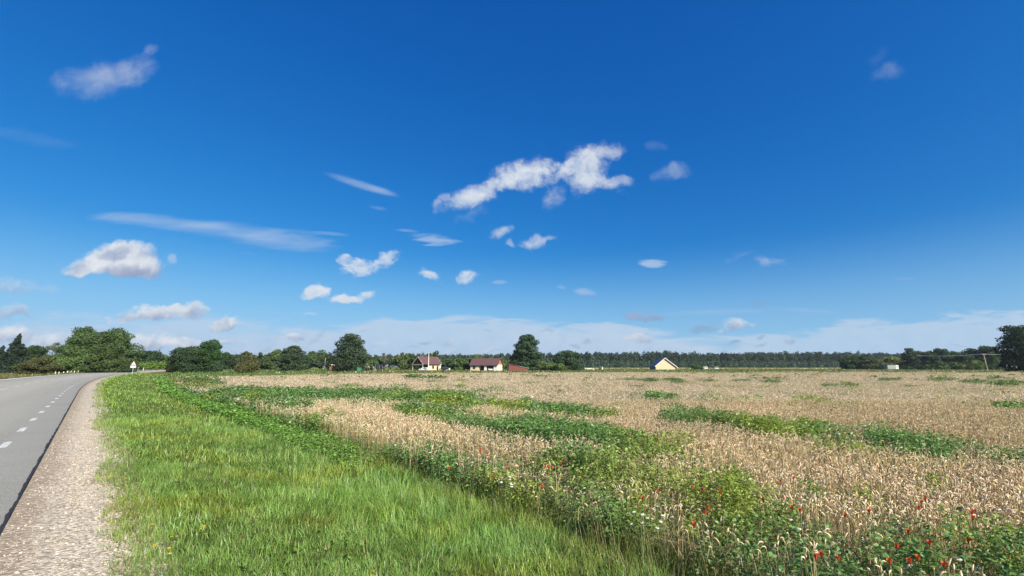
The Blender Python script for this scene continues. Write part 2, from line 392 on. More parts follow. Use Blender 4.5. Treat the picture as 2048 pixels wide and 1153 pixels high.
BORD = 5.45                                 # where the verge ends and the field begins
def border(t): return BORD + .5 * (vnoise(t * .12, t * 0 + 3.3, 9, 3) - .5) + np.where(t < 9, -(9 - t) * .07, 0) + 1.1 * smooth01(t, 32, 62)
AZ_F = [(-.95, 50), (-.75, 61), (-.62, 70), (-.37, 86), (-.14, 100), (.2, 112), (.66, 130), (1.18, 126), (1.6, 122)]
def field_far(x, y): return np.interp(x / np.maximum(y, .1), [a for a, _ in AZ_F], [b for _, b in AZ_F])
def in_field(x, y):
    t, s = ts(x, y)
    a = x / np.maximum(y, .1)
    left_end = (a > -.735) | (y < 44)
    return (s > border(t)) & (y < field_far(x, y) + 3 * (vnoise(x * .1, y * .1, 21, 2) - .5)) & left_end

# weeds: patches and strips in the wheat, on the ground where the photograph shows them
CROP = .1
WEED = []                                   # (x0,y0,x1,y1,r0,r1,strength)
def weed_line(pts, strength=1.0):
    if len(pts) == 1: pts = pts * 2
    for a, b in zip(pts[:-1], pts[1:]): WEED.append((a[0], a[1], b[0], b[1], a[2], b[2], strength))
def seen(x, y, z):
    "photo pixel of a world point"
    v = z - EYE
    dep = y * math.cos(PITCH) + v * math.sin(PITCH); dep = np.maximum(dep, .05)
    return 1024 + F * x / dep, 576.5 - F * (v * math.cos(PITCH) - y * math.sin(PITCH)) / dep
weed_line([(320, 765, 8), (350, 765, 9), (385, 766, 9)], 1)
weed_line([(420, 786, 7), (520, 788, 9), (620, 788, 8), (720, 788, 8), (800, 791, 8)], 1)
weed_line([(800, 790, 7), (900, 797, 8), (1000, 807, 8), (1100, 818, 8), (1210, 826, 5)], .95)
weed_line([(520, 800, 6), (570, 812, 12), (620, 826, 10)], 1)
weed_line([(720, 800, 7), (840, 800, 7), (930, 806, 8)], .6)
weed_line([(820, 820, 7), (900, 830, 12), (1000, 842, 13), (1100, 855, 14), (1200, 868, 13), (1290, 880, 10), (1370, 886, 6)], 1)
weed_line([(1190, 860, 10), (1260, 880, 16), (1330, 896, 14)], .8)
weed_line([(1340, 834, 6), (1400, 836, 6)], .9); weed_line([(1440, 842, 5), (1560, 858, 10), (1650, 868, 13), (1750, 880, 14), (1850, 893, 12), (1900, 900, 9)], .95)
weed_line([(1760, 855, 6), (1860, 870, 8), (1960, 890, 10), (2040, 905, 10)], .5)
weed_line([(860, 898, 6), (980, 918, 11), (1080, 932, 15), (1150, 938, 16)], .9); weed_line([(1130, 935, 16), (1250, 955, 26), (1340, 970, 26), (1420, 985, 30), (1500, 1015, 30), (1560, 1040, 22)], 1)
weed_line([(1230, 960, 30), (1180, 990, 22), (1290, 1010, 16)], .8)
weed_line([(1300, 900, 12), (1380, 910, 14), (1460, 925, 10)], .7); weed_line([(1400, 945, 14), (1480, 960, 12)], .75)
weed_line([(1560, 1090, 16), (1640, 1060, 22), (1700, 1110, 25)], .75)
weed_line([(1330, 1150, 12), (1480, 1135, 26), (1560, 1150, 26)], 1); weed_line([(1660, 1120, 14), (1760, 1095, 20), (1900, 1105, 28), (1990, 1110, 25), (2030, 1150, 40)], 1)
weed_line([(1740, 985, 12), (1760, 1000, 12)], .9); weed_line([(1620, 970, 8), (1680, 985, 8)], .6); weed_line([(1850, 955, 6), (1880, 958, 6)], .7)
weed_line([(640, 850, 5), (720, 872, 8)], .6); weed_line([(930, 915, 7), (1000, 930, 8), (1090, 945, 10)], .6)
for px, py, hw, st in ((1322, 793, 4, .9), (1610, 800, 3, .8), (1640, 802, 3, .8), (2020, 813, 5, 1), (830, 754, 2.2, .9), (870, 756, 2.2, .8), (1260, 759, 2, .6), (1300, 761, 2.5, .8), (1345, 760, 2.4, .7),
                        (1360, 764, 2, .7), (1420, 762, 2.4, .6), (1540, 764, 2.5, .7), (1480, 762, 2, .6), (1700, 770, 2.6, .8), (1660, 771, 2, .7), (1880, 760, 3, .8), (1950, 764, 3, .8), (2010, 768, 4, .9),
                        (1990, 757, 2, .7), (700, 772, 3, .7), (1060, 765, 2, .5), (1180, 770, 2.5, .5), (1000, 775, 3, .5), (1560, 830, 4, .4), (1900, 830, 4, .4), (1780, 760, 2.5, .7), (1820, 772, 2.2, .6)):
    weed_line([(px - hw * 5, py, hw * .7), (px, py, hw), (px + hw * 5, py, hw * .7)], st)
# the far right of the field is thin and weedy near its end
def weed_mask(x, y):
    m = np.zeros(x.shape)
    wob = (vnoise(x * 1.1, y * 1.1, 31, 3) - .5)
    px, py = seen(x, y, CROP)
    py = np.where(y < .5, 9e3, py)
    sq = np.interp(py, [745, 790, 850, 1000], [.14, .22, .4, .65])       # patches look flatter with distance
    for x0, y0, x1, y1, r0, r1, st in WEED:
        dx_, dy_ = x1 - x0, y1 - y0; L2 = dx_ * dx_ + dy_ * dy_ + 1e-9
        k = np.clip(((px - x0) * dx_ + (py - y0) * dy_) / L2, 0, 1)
        r = r0 + (r1 - r0) * k
        d = np.hypot((px - x0 - k * dx_) * sq, py - y0 - k * dy_) / (r * np.interp(py, [760, 850, 1000], [1.2, 1.4, 1.75]))
        m = np.maximum(m, st * (1 - smooth01(d + wob * 1.5, .45, 1.35)))
    m = m * np.clip(.58 + .8 * smooth01(vnoise(x * .55, y * .8, 57, 3), .32, .58), 0, 1.1)
    az = x / np.maximum(y, .1)
    thin = smooth01(y, field_far(x, y) - 30, field_far(x, y) - 8) * smooth01(az, .1, .6) * smooth01(vnoise(x * .12, y * .25, 44, 3), .42, .62) * .75
    bg_ = smooth01(vnoise(x * .5, y * .5, 37, 4), .60, .78) * .55
    t, s = ts(x, y)
    edge = (1 - smooth01(s - border(t), .25, 1.6)) * (.15 + .6 * smooth01(vnoise(x * .8, y * .8, 51, 3), .42, .62)) * (1 - .6 * smooth01(t, 28, 50))
    return np.clip(np.maximum(np.maximum(m, np.maximum(thin, bg_)), edge), 0, 1)

# ---- ground: one sheet out to the horizon
rr = .35 * 1.055 ** np.arange(172); na = 400
ang = np.linspace(0, 2 * np.pi, na, endpoint=False)
gx = (rr[:, None] * np.sin(ang)).ravel(); gy = (rr[:, None] * np.cos(ang)).ravel()
gz = height(gx, gy)
gi = np.arange(len(rr) * na).reshape(len(rr), na)
q4 = np.stack([gi[:-1], np.roll(gi, -1, 1)[:-1], np.roll(gi, -1, 1)[1:], gi[1:]], -1).reshape(-1, 4)
gt, gs = ts(gx, gy)
fld = in_field(gx, gy) & (gy > 0)
gc = np.zeros((len(gx), 3))
n1 = vnoise(gx * .06, gy * .12, 71, 4)[:, None]
dist = np.hypot(gx, gy)[:, None]
meadow = np.array([.105, .125, .035]) * (1 - n1) + np.array([.20, .165, .075]) * n1
gc[:] = meadow
verge = (gs > 0) & ~fld & (np.hypot(gx, gy) < 130) & (gs < 9)
gc[verge] = (.075, .095, .03); gc[fld] = (.33, .27, .175)
gc[(gs < -RW) & (gs > -RW - 14)] = (.13, .12, .05)
pale = ((gy > 330) & (gx / np.maximum(gy, 1) > -.05))
gc[pale] = (.40, .33, .19)
cv = np.concatenate([np.stack([gx, gy, gz], 1), [[0, 0, -.13]]]); cc = np.concatenate([gc, [[.1, .1, .05]]])
fan = np.stack([np.full(na, len(gx)), np.roll(gi[0], -1), gi[0]], 1)
gm, q = mat_new('soil')
a0 = q.n('ShaderNodeAttribute', attribute_name='Col'); tcg = q.n('ShaderNodeTexCoord')
nn = q.noise(tcg.outputs['Object'], 9, 8, .65); nb = q.noise(tcg.outputs['Object'], .5, 5, .6)
c0 = q.mix(q.ramp(nn, .3, .7), q.vm('MULTIPLY', a0.outputs['Color'], (.6, .6, .6)), q.vm('MULTIPLY', a0.outputs['Color'], (1.3, 1.3, 1.3)))
c0 = q.mix(q.m('MULTIPLY', q.ramp(nb, .4, .65), .4), c0, q.vm('MULTIPLY', c0, (.7, .85, .6)))
bb = q.n('ShaderNodeBsdfDiffuse'); q.l(c0, bb.inputs[0])
oo = q.n('ShaderNodeOutputMaterial'); q.l(bb.outputs[0], oo.inputs[0])
ground = tag(mesh_np('ground', cv, q4[:, ::-1], gm, cc, smooth=True, tri=fan), kind='structure')

# ---- road, shoulders, markings
def ribbon_strip(name, t_arr, offs, zs, mat, kind='structure', wob=None):
    "a strip along the road: offs = list of s offsets (or functions of t), zs = heights"
    P = []
    for o_, z_ in zip(offs, zs):
        sv = o_(t_arr) if callable(o_) else np.full_like(t_arr, o_)
        x_, y_ = xy(t_arr, sv); P.append(np.stack([x_, y_, np.full_like(x_, z_)], 1))
    P = np.stack(P, 1); n, k = P.shape[:2]
    ii = np.arange(n * k).reshape(n, k)
    qd = np.stack([ii[:-1, :-1], ii[:-1, 1:], ii[1:, 1:], ii[1:, :-1]], -1).reshape(-1, 4)
    o = mesh_np(name, P.reshape(-1, 3), qd, mat, smooth=False)
    if kind: tag(o, kind=kind)
    return o

tt = np.concatenate([np.arange(-40, 60, .12), np.arange(60, 460, 1.0)])
rm, q = mat_new('asphalt')
tcr = q.n('ShaderNodeTexCoord'); oc = tcr.outputs['Object']
rot = q.n('ShaderNodeVectorRotate', rotation_type='Z_AXIS'); q.l(oc, rot.inputs['Vector']); rot.inputs['Angle'].default_value = -TH
grain = q.noise(oc, 26, 5, .75); agg = q.n('ShaderNodeTexVoronoi'); q.l(oc, agg.inputs['Vector']); agg.inputs['Scale'].default_value = 48
track = q.noise(q.vm('MULTIPLY', rot.outputs[0], (1.1, .018, 1)), 1.0, 4, .6); blot = q.noise(oc, .35, 5, .6)
vals = q.m('ADD', q.m('MULTIPLY', grain, .5), q.m('MULTIPLY', agg.outputs['Distance'], .55))
c1 = q.mix(q.ramp(vals, .25, .75), (.17, .16, .135), (.44, .41, .345))
c1 = q.mix(q.m('MULTIPLY', q.ramp(track, .40, .60), .7), c1, (.36, .34, .29))
c1 = q.mix(q.m('MULTIPLY', q.ramp(blot, .5, .7), .35), c1, (.25, .235, .195))
b = q.n('ShaderNodeBsdfPrincipled'); q.l(c1, b.inputs['Base Color']); b.inputs['Roughness'].default_value = .8; b.inputs['Specular IOR Level'].default_value = .35
bp = q.n('ShaderNodeBump'); bp.inputs['Strength'].default_value = .6; bp.inputs['Distance'].default_value = .008; q.l(vals, bp.inputs['Height']); q.l(bp.outputs[0], b.inputs['Normal'])
o_ = q.n('ShaderNodeOutputMaterial'); q.l(b.outputs[0], o_.inputs[0])
edge_wob = lambda t: .03 * (vnoise(t * 1.2, t * 0, 61, 4) - .5)
road = ribbon_strip('road', tt, [-RW, -RW, lambda t: -.03 + edge_wob(t), lambda t: .0 + edge_wob(t)], [-.13, 0, 0, -.13], rm)
bm_ = solid_mat('bitumen', (.022, .022, .024), .7, .5, 20)
ribbon_strip('road_edge', tt[tt < 120], [lambda t: -.035 + edge_wob(t) + .03 * (vnoise(t * 9, t * 0, 5, 3) - .5), lambda t: -.02 + edge_wob(t), lambda t: -.005 + edge_wob(t)], [.004, .006, -.03], bm_)
# gravel
gvm, q = mat_new('crushed_limestone')
tcv = q.n('ShaderNodeTexCoord'); ov = tcv.outputs['Object']
vo = q.n('ShaderNodeTexVoronoi'); q.l(ov, vo.inputs['Vector']); vo.inputs['Scale'].default_value = 30
vd = q.n('ShaderNodeTexVoronoi'); q.l(ov, vd.inputs['Vector']); vd.inputs['Scale'].default_value = 85
sepc = q.n('ShaderNodeSeparateColor'); q.l(vo.outputs['Color'], sepc.inputs[0])
c2 = q.mix(sepc.outputs[0], (.35, .295, .22), (.68, .59, .47))
c2 = q.mix(q.m('MULTIPLY', q.ramp(vo.outputs['Distance'], .45, .8), .65), c2, (.16, .125, .085))
a1 = q.n('ShaderNodeAttribute', attribute_name='Col')
dust = q.mix(sepc.outputs[1], (.25, .19, .135), (.36, .285, .21))
stones = q.ramp(sepc.outputs[2], .66, .72)
c2 = q.mix(q.m('MULTIPLY', a1.outputs['Fac'], q.m('SUBTRACT', 1.0, q.m('MULTIPLY', stones, .8))), c2, dust)
b = q.n('ShaderNodeBsdfPrincipled'); q.l(c2, b.inputs['Base Color']); b.inputs['Roughness'].default_value = .95; b.inputs['Specular IOR Level'].default_value = .2
bp = q.n('ShaderNodeBump'); bp.inputs['Strength'].default_value = .9; bp.inputs['Distance'].default_value = .012; bp.invert = True
q.l(vo.outputs['Distance'], bp.inputs['Height']); q.l(bp.outputs[0], b.inputs['Normal'])
o_ = q.n('ShaderNodeOutputMaterial'); q.l(b.outputs[0], o_.inputs[0])
tg = np.concatenate([np.arange(-10, 30, .05), np.arange(30, 80, .2), np.arange(80, 460, 1.0)])
def gravel_edge(t): return GW + .28 * (vnoise(t * .9, t * 0 + 8, 13, 4) - .5) + .05 * smooth01(-t, -10, -4)
sofs = np.linspace(0, 1, 9)
G = []
for k_ in sofs:
    sv = .0 + k_ * (gravel_edge(tg) + .4)
    x_, y_ = xy(tg, sv); G.append(np.stack([x_, y_, -.022 - .05 * k_ + .014 * (vnoise(x_ * 3, y_ * 3, 15, 3) - .5) - (.10 if k_ == 1 else 0)], 1))
G = np.stack(G, 1); ii = np.arange(len(tg) * 9).reshape(-1, 9)
qd = np.stack([ii[:-1, :-1], ii[:-1, 1:], ii[1:, 1:], ii[1:, :-1]], -1).reshape(-1, 4)
sg = (sofs * 1.2)[None] + .35 * (vnoise(G[..., 0] * 2.2, G[..., 1] * 2.2, 16, 4) - .5)
dirt = np.clip(1 - smooth01(sg, .14, .36), 0, 1)
tag(mesh_np('gravel_shoulder', G.reshape(-1, 3), qd, gvm, np.repeat(dirt.reshape(-1, 1), 3, 1)), kind='structure')
far_sh = ribbon_strip('far_shoulder', tt, [-RW - 1.5, -RW - .95, -RW - .03], [-.2, -.03, -.02], solid_mat('pale_gravel', (.52, .49, .43), .95, .2, 25))

# painted dashes
wp = solid_mat('road_paint', (.50, .50, .48), .8, .35, 14)
def dashes(name, s0, width, t_start, period, length, t_end):
    a = Acc()
    for t_ in np.arange(t_start, t_end, period):
        n = 4; tv = np.linspace(t_, t_ + length, n); L = []
        for s_ in (s0 - width / 2, s0 + width / 2):
            x_, y_ = xy(tv, np.full(n, s_)); L.append(np.stack([x_, y_, np.full(n, .005)], 1))
        V = np.stack(L, 1).reshape(1, -1, 3)
        a.add(V, [[2 * k, 2 * k + 1, 2 * k + 3, 2 * k + 2] for k in range(n - 1)], np.ones((1, 3)))
    return tag(a.build(name, wp), kind='structure')
t_d = float(ts(np.array(-10.5), np.array(9.4))[0])
dashes('road_edge_line', -0.66, .12, t_d - 12 - .5, 3.0, 1.0, 90)
dashes('road_centre_line', -3.95, .12, t_d - 10, 6.0, 3.0, 200)
dashes('road_far_line', -RW + .9, .12, t_d - 11, 3.0, 1.0, 120)

# ------------------------------------------------------------------ crop, weeds, grass
def wedge(y0, y1, dens, half=1.30, extra=2.5, xmin=None, xmax=None):
    "random points between depths y0 and y1, a little wider than the view"
    a0_, a1_ = half * y0 + extra, half * y1 + extra
    n = int((a0_ + a1_) * (y1 - y0) * dens)
    u = rng.random(n); y = y0 + (y1 - y0) * u
    keep = rng.random(n) < (half * y + extra) / a1_
    n2 = n
    y = y0 + (y1 - y0) * rng.random(int(n * 1.0)); x = (rng.random(len(y)) * 2 - 1) * a1_
    k = np.abs(x) < half * y + extra
    m_ = (a0_ + a1_) / 2 / a1_
    return x[k], y[k]

def ribbon(P, side, wid):
    "P (N,K,3) path, side (N,3) or (N,K,3) unit, wid (N,K) -> verts (N,2K,3), quads"
    if side.ndim == 2: side = side[:, None]
    L = P - side * wid[..., None] / 2; Rr = P + side * wid[..., None] / 2
    N, K = P.shape[:2]
    V = np.stack([L, Rr], 2).reshape(N, 2 * K, 3)
    return V, [[2 * k, 2 * k + 1, 2 * k + 3, 2 * k + 2] for k in range(K - 1)]

def tube4(P, rad, u):
    "square tube along P (N,K,3); rad (N,K) ; u (N,3) side vector; open ended"
    N, K = P.shape[:2]
    T = np.gradient(P, axis=1); T /= np.linalg.norm(T, axis=2, keepdims=True) + 1e-9
    U = np.repeat(u[:, None], K, 1); Vv = np.cross(T, U)
    rings = np.stack([U, Vv, -U, -Vv], 2) * rad[..., None, None] + P[:, :, None]
    V = rings.reshape(N, 4 * K, 3)
    return V, [[4 * k + j, 4 * k + (j + 1) % 4, 4 * k + 4 + (j + 1) % 4, 4 * k + 4 + j] for k in range(K - 1) for j in range(4)]

def rnd(n, a, b): return a + (b - a) * rng.random(n)
def polar(phi, k=0.0): return np.stack([np.cos(phi), np.sin(phi), np.full_like(phi, k)], -1)

# --- wheat
STRAW = np.array([.79, .655, .475])
wheat_m = leaf_mat('ripe_wheat', .30, .01, .5)
wa = Acc()
def wheat_band(y0, y1, dens, lod, sc):
    x, y = wedge(y0, y1, dens)
    wm = weed_mask(x, y)
    k = in_field(x, y) & (rng.random(len(x)) > wm * 1.05)
    x, y, wm = x[k], y[k], wm[k]; n = len(x)
    z0 = height(x, y)
    hh = .61 + .06 * rng.standard_normal(n) + .10 * (vnoise(x * .3, y * .3, 81, 3) - .5) - .10 * wm
    hh = np.clip(hh, .38, .9)
    phi = rnd(n, 0, 6.283) * .75 + 2.4
    d = polar(phi); side = polar(phi + np.pi / 2)
    droop = np.clip(rnd(n, .1, 1.15), 0, 1.1)
    up = np.array([0, 0, 1.0])
    lean = rnd(n, .02, .16) * hh
    def pt(h, r): return np.stack([x, y, z0], 1) + d * (r)[:, None] + up * (h)[:, None]
    Lr = .058 * rnd(n, .75, 1.25) * sc
    base = hh - Lr * .55
    tone = (rnd(n, .62, 1.22)[:, None]) * STRAW * (1 + .12 * (rng.random((n, 3)) - .5))
    tone[:, 0] *= rnd(n, .95, 1.06)
    grey = rng.random(n) < .22; tone[grey] = tone[grey] * np.array([.62, .60, .62])
    tone *= (.88 + .3 * vnoise(x * .25, y * .25, 83, 3))[:, None]
    p1 = pt(base, lean * .8)
    angs = [.25 + droop * a for a in (0.15, .65, 1.3, 1.9)]
    E = [p1]; seg = Lr / 4
    for a in angs: E.append(E[-1] + d * (np.sin(a) * seg)[:, None] + up * (np.cos(a) * seg)[:, None])
    E = np.stack(E, 1)
    stem_c = tone * np.array([.82, .80, .62]) * rnd(n, .6, 1.0)[:, None]
    if lod == 1:
        S_ = np.stack([pt(hh * .12, lean * .05), pt(hh * .5, lean * .3), p1], 1)
        a_r = rnd(n, 0, 6.28); V, qd = ribbon(S_, polar(a_r), np.full((n, 3), .0042)); wa.add(V, qd, stem_c)
        prof = np.array([.35, .95, 1.0, .8, .25])
        rad = prof[None] * .0063 * rnd(n, .8, 1.2)[:, None] * (1 + .25 * (rng.random((n, 5)) - .5))
        V, qd = tube4(E, rad, side)
        cv_ = np.repeat(tone[:, None], V.shape[1], 1) * (1 + .35 * (rng.random((n, V.shape[1], 1)) - .5))
        wa.add(V, qd, cv_)
        # a dry leaf on about half of the stalks
        kk = rng.random(n) < .55
        hl = hh[kk] * rnd(kk.sum(), .3, .75); pl = rnd(kk.sum(), 0, 6.28); dl = polar(pl); b0 = pt(hh * 0, lean * .3)[kk] + up * hl[:, None]
        L_ = rnd(kk.sum(), .08, .2)[:, None]
        P = np.stack([b0, b0 + dl * L_ * .5 + up * .05, b0 + dl * L_ - up * .04 * rnd(kk.sum(), .2, 2)[:, None]], 1)
        V, qd = ribbon(P, polar(pl + 1.57), np.repeat(np.array([[.004, .009, .002]]), kk.sum(), 0)); wa.add(V, qd, stem_c[kk] * .9)
    else:
        if lod == 2:
            S_ = np.stack([pt(hh * .3, lean * .2), p1], 1)
            V, qd = ribbon(S_, polar(rnd(n, 0, 6.28)), np.full((n, 2), .005 * sc)); wa.add(V, qd, stem_c)
        w_ = {2: .013, 3: .0125, 4: .012}[lod] * sc
        idx = [0, 2, 4] if lod > 2 else [0, 1, 3, 4]
        P = E[:, idx]; prof = np.array([.6, 1.1, .5]) if lod > 2 else np.array([.5, 1, 1, .4])
        a_r = rnd(n, -.9, .9)
        sd = side * np.cos(a_r)[:, None] + up * np.sin(a_r)[:, None]
        V, qd = ribbon(P, sd, prof[None] * w_ * rnd(n, .8, 1.2)[:, None]); wa.add(V, qd, tone)
        if lod == 2:
            sd2 = np.cross(sd, np.gradient(P, axis=1)[:, 1]); sd2 /= np.linalg.norm(sd2, axis=1, keepdims=True) + 1e-9
            V, qd = ribbon(P, sd2, prof[None] * w_ * rnd(n, .7, 1.1)[:, None]); wa.add(V, qd, tone * .93)
wheat_band(1.8, 7, 680, 1, 1.0); wheat_band(7, 20, 380, 2, 1.1); wheat_band(20, 48, 140, 3, 1.6); wheat_band(48, 136, 34, 4, 2.7)
tag(wa.build('wheat', wheat_m), kind='stuff', label='ripe pale brown wheat with drooping ears across the field', cat='wheat')

# --- weeds in the wheat
weed_m = leaf_mat('weed_leaf', .34, .03, .45)
we = Acc()
WG = np.array([.165, .295, .088])
def leaf_quads(P, d, nrm, L, Wd):
    "kite-shaped leaf from P along d (unit) with width direction from nrm"
    s_ = np.cross(d, nrm); s_ /= np.linalg.norm(s_, axis=1, keepdims=True) + 1e-9
    n_ = np.cross(s_, d)
    mid = P + d * (L * .45)[:, None]; tip = P + d * L[:, None] - n_ * (L * .18)[:, None]
    return np.stack([P, mid + s_ * (Wd / 2)[:, None] + n_ * (Wd * .12)[:, None], tip, mid - s_ * (Wd / 2)[:, None] + n_ * (Wd * .12)[:, None]], 1)
Q1 = [[0, 1, 2, 3]]
def weed_band(y0, y1, dens, nleaf, L0, stemmed):
    x, y = wedge(y0, y1, dens)
    wm = weed_mask(x, y)
    k = in_field(x, y) & (rng.random(len(x)) < wm ** 1.3)
    x, y, wm = x[k], y[k], wm[k]; n = len(x)
    z0 = height(x, y)
    t, s = ts(x, y)
    nearb = 1 - smooth01(s - border(t), .2, 1.2)
    H = (.52 + .42 * vnoise(x * .7, y * .7, 91, 3)) * (.6 + .45 * wm) * (1 - .35 * nearb) + rnd(n, -.07, .09)
    H = np.clip(H, .15, .95)
    kind = vnoise(x * .35, y * .35, 95, 3)
    base = WG * rnd(n, .7, 1.25)[:, None]
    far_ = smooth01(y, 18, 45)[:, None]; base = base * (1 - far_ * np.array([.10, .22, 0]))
    yel = smooth01(kind, .5, .68)[:, None]
    base = base * (1 - yel) + base * np.array([1.75, 1.25, .8]) * yel
    blu = smooth01(vnoise(x * .4 + 30, y * .4, 97, 3), .55, .7)[:, None]; base = base * (1 - .5 * blu) + base * np.array([.75, .85, 1.25]) * .5 * blu
    up = np.array([0, 0, 1.0])
    if stemmed:
        P = np.stack([np.stack([x, y, z0], 1), np.stack([x + rnd(n, -.04, .04), y + rnd(n, -.04, .04), z0 + H * .6], 1), np.stack([x + rnd(n, -.08, .08), y + rnd(n, -.08, .08), z0 + H * .97], 1)], 1)
        V, qd = ribbon(P, polar(rnd(n, 0, 6.28)), np.full((n, 3), .006)); we.add(V, qd, base * .9)
    for j in range(nleaf):
        f = rnd(n, .25, 1.0) ** .6
        sp = (.05 + .17 * (1 - f) + .05) * rnd(n, .3, 1.2) * (1 if stemmed else 1.6)
        ph = rnd(n, 0, 6.28); d = polar(ph, 0) + up * rnd(n, -.55, .75)[:, None]; d /= np.linalg.norm(d, axis=1, keepdims=True)
        p = np.stack([x, y, z0 + H * f], 1) + polar(ph) * sp[:, None] * .5
        nr = up + .5 * rng.standard_normal((n, 3))
        L = L0 * rnd(n, .6, 1.35)
        V = leaf_quads(p, d, nr, L, L * rnd(n, .38, .7))
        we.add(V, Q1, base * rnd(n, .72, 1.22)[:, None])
weed_band(1.8, 7, 115, 42, .045, True); weed_band(7, 14, 95, 28, .062, True); weed_band(14, 26, 46, 18, .095, False); weed_band(26, 55, 20, 14, .16, False); weed_band(55, 122, 4, 8, .42, False)

# the bright low broad-leaved strip along the edge of the verge
def strip_weeds(t0, t1, dens, nleaf, L0, hmax):
    n = int((t1 - t0) * 1.6 * dens); t = rnd(n, t0, t1); s = border(t) + rnd(n, -1.0, .55)
    x, y = xy(t, s); k = (y > 1) & (rng.random(n) < smooth01(t, 8.5, 11.5) * (1 - .75 * smooth01(np.abs(s - border(t) + .25), .35, .85)))
    x, y, t = x[k], y[k], t[k]; n = len(x); z0 = height(x, y)
    H = hmax * rnd(n, .4, 1.0); up = np.array([0, 0, 1.0])
    base = np.array([.19, .35, .07]) * rnd(n, .75, 1.2)[:, None]
    for j in range(nleaf):
        ph = rnd(n, 0, 6.28); d = polar(ph) + up * rnd(n, -.3, .5)[:, None]; d /= np.linalg.norm(d, axis=1, keepdims=True)
        p = np.stack([x, y, z0 + H * rnd(n, .5, 1.0)], 1) + polar(ph) * rnd(n, .02, .12)[:, None]
        L = L0 * rnd(n, .6, 1.3); V = leaf_quads(p, d, up + .4 * rng.standard_normal((n, 3)), L, L * rnd(n, .55, .85)); we.add(V, Q1, base * rnd(n, .75, 1.2)[:, None])
strip_weeds(8, 20, 110, 9, .065, .27); strip_weeds(20, 40, 60, 8, .11, .30); strip_weeds(40, 85, 18, 7, .22, .36)
tag(we.build('broadleaf_weeds', weed_m), kind='stuff', label='green broad-leaved weeds in patches through the wheat', cat='weeds')

# --- grass of the verge
grass_m = leaf_mat('grass_blade', .4, .025, .4)
ga = Acc()
GG = np.array([.215, .35, .074])
def grass_at(x, y, z0, h, wid, col, K=4, lean=.5, dirb=None):
    n = len(x); up = np.array([0, 0, 1.0])
    phi = rnd(n, 0, 6.28) if dirb is None else dirb + 1.1 * rng.standard_normal(n)
    d = polar(phi); l = np.abs(rng.standard_normal(n)) * lean + .15
    l = np.minimum(l, 1.6)
    P = [np.stack([x, y, z0 - .01], 1)]; a = l * .25
    for j in range(K - 1):
        a = a + l * (.9 / (K - 1)) * 1.6
        P.append(P[-1] + d * (np.sin(a) * h / (K - 1))[:, None] + up * (np.cos(a) * h / (K - 1))[:, None])
    P = np.stack(P, 1)
    prof = np.linspace(1, .12, K) ** .7; sidea = phi + np.pi / 2 + .5 * rng.standard_normal(n)
    V, qd = ribbon(P, polar(sidea), prof[None] * wid[:, None])
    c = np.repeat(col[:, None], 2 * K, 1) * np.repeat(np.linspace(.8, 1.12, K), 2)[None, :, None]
    ga.add(V, qd, c)
def verge_band(y0, y1, dens, wid, K, hs=1.0):
    x, y = wedge(y0, y1, dens, extra=1.5)
    t, s = ts(x, y)
    patch = vnoise(x * 1.6, y * 1.6, 101, 4); big = vnoise(x * .45, y * .45, 103, 3)
    ge = gravel_edge(t) - .10 + .36 * (vnoise(x * 3.2, y * 3.2, 107, 3) - .5)
    # tongues of grass reach out over the gravel
    k = (s > ge - .02) & (s < border(t) + .55) & (y > .8) & (t < 150)
    k &= rng.random(len(x)) < np.where(s < ge + .10, .45 + .55 * smooth01(patch, .40, .55), 1)
    x, y, t, s, patch, big, ge = (v[k] for v in (x, y, t, s, patch, big, ge)); n = len(x)
    z0 = height(x, y, False)
    u = (s - GW) / (BORD - GW)
    tall = smooth01(u, .30, .85) * smooth01(30 - y, 4, 20)
    h = (.055 + .05 * patch + .03 * big) * (1 + .25 * smooth01(big, .5, .7)) + tall * (.03 + .10 * vnoise(x * .9, y * .9, 109, 3))
    clump = vnoise(x * 7, y * 7, 119, 2)
    h = h * rnd(n, .5, 1.3) * hs * (.65 + .7 * clump)
    h = np.where(s < ge + .12, h * .75, np.maximum(h, .04))
    col = GG * rnd(n, .55, 1.38)[:, None] * (1 + .25 * (rng.random((n, 3)) - .5))
    col *= ((.82 + .42 * big) * (.72 + .56 * clump))[:, None]
    yl = (smooth01(vnoise(x * .9, y * .9, 111, 4), .48, .72) * .75)[:, None]
    col = col * (1 - yl) + col * np.array([1.35, 1.02, .75]) * yl
    cool = (tall * .3 * smooth01(vnoise(x * .5, y * .5, 113, 2), .3, .6))[:, None]; col = col * (1 - cool) + col * np.array([.75, .95, 1.25]) * cool
    dry = (rng.random(n) < .05 + .26 * (1 - smooth01(s - ge, .05, .55)) + .12 * smooth01(u, .75, 1.0)); col[dry] = np.array([.27, .225, .09]) * rnd(dry.sum(), .6, 1.15)[:, None]
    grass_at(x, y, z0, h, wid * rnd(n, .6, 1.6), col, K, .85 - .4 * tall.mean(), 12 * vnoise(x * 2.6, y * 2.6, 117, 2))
verge_band(.9, 4.2, 6500, .0042, 4); verge_band(4.2, 8, 3600, .0055, 4); verge_band(8, 16, 1100, .009, 3, 1.08); verge_band(16, 34, 190, .020, 3, 1.2); verge_band(34, 72, 48, .042, 3, 1.5); verge_band(72, 125, 12, .09, 3, 2.0)
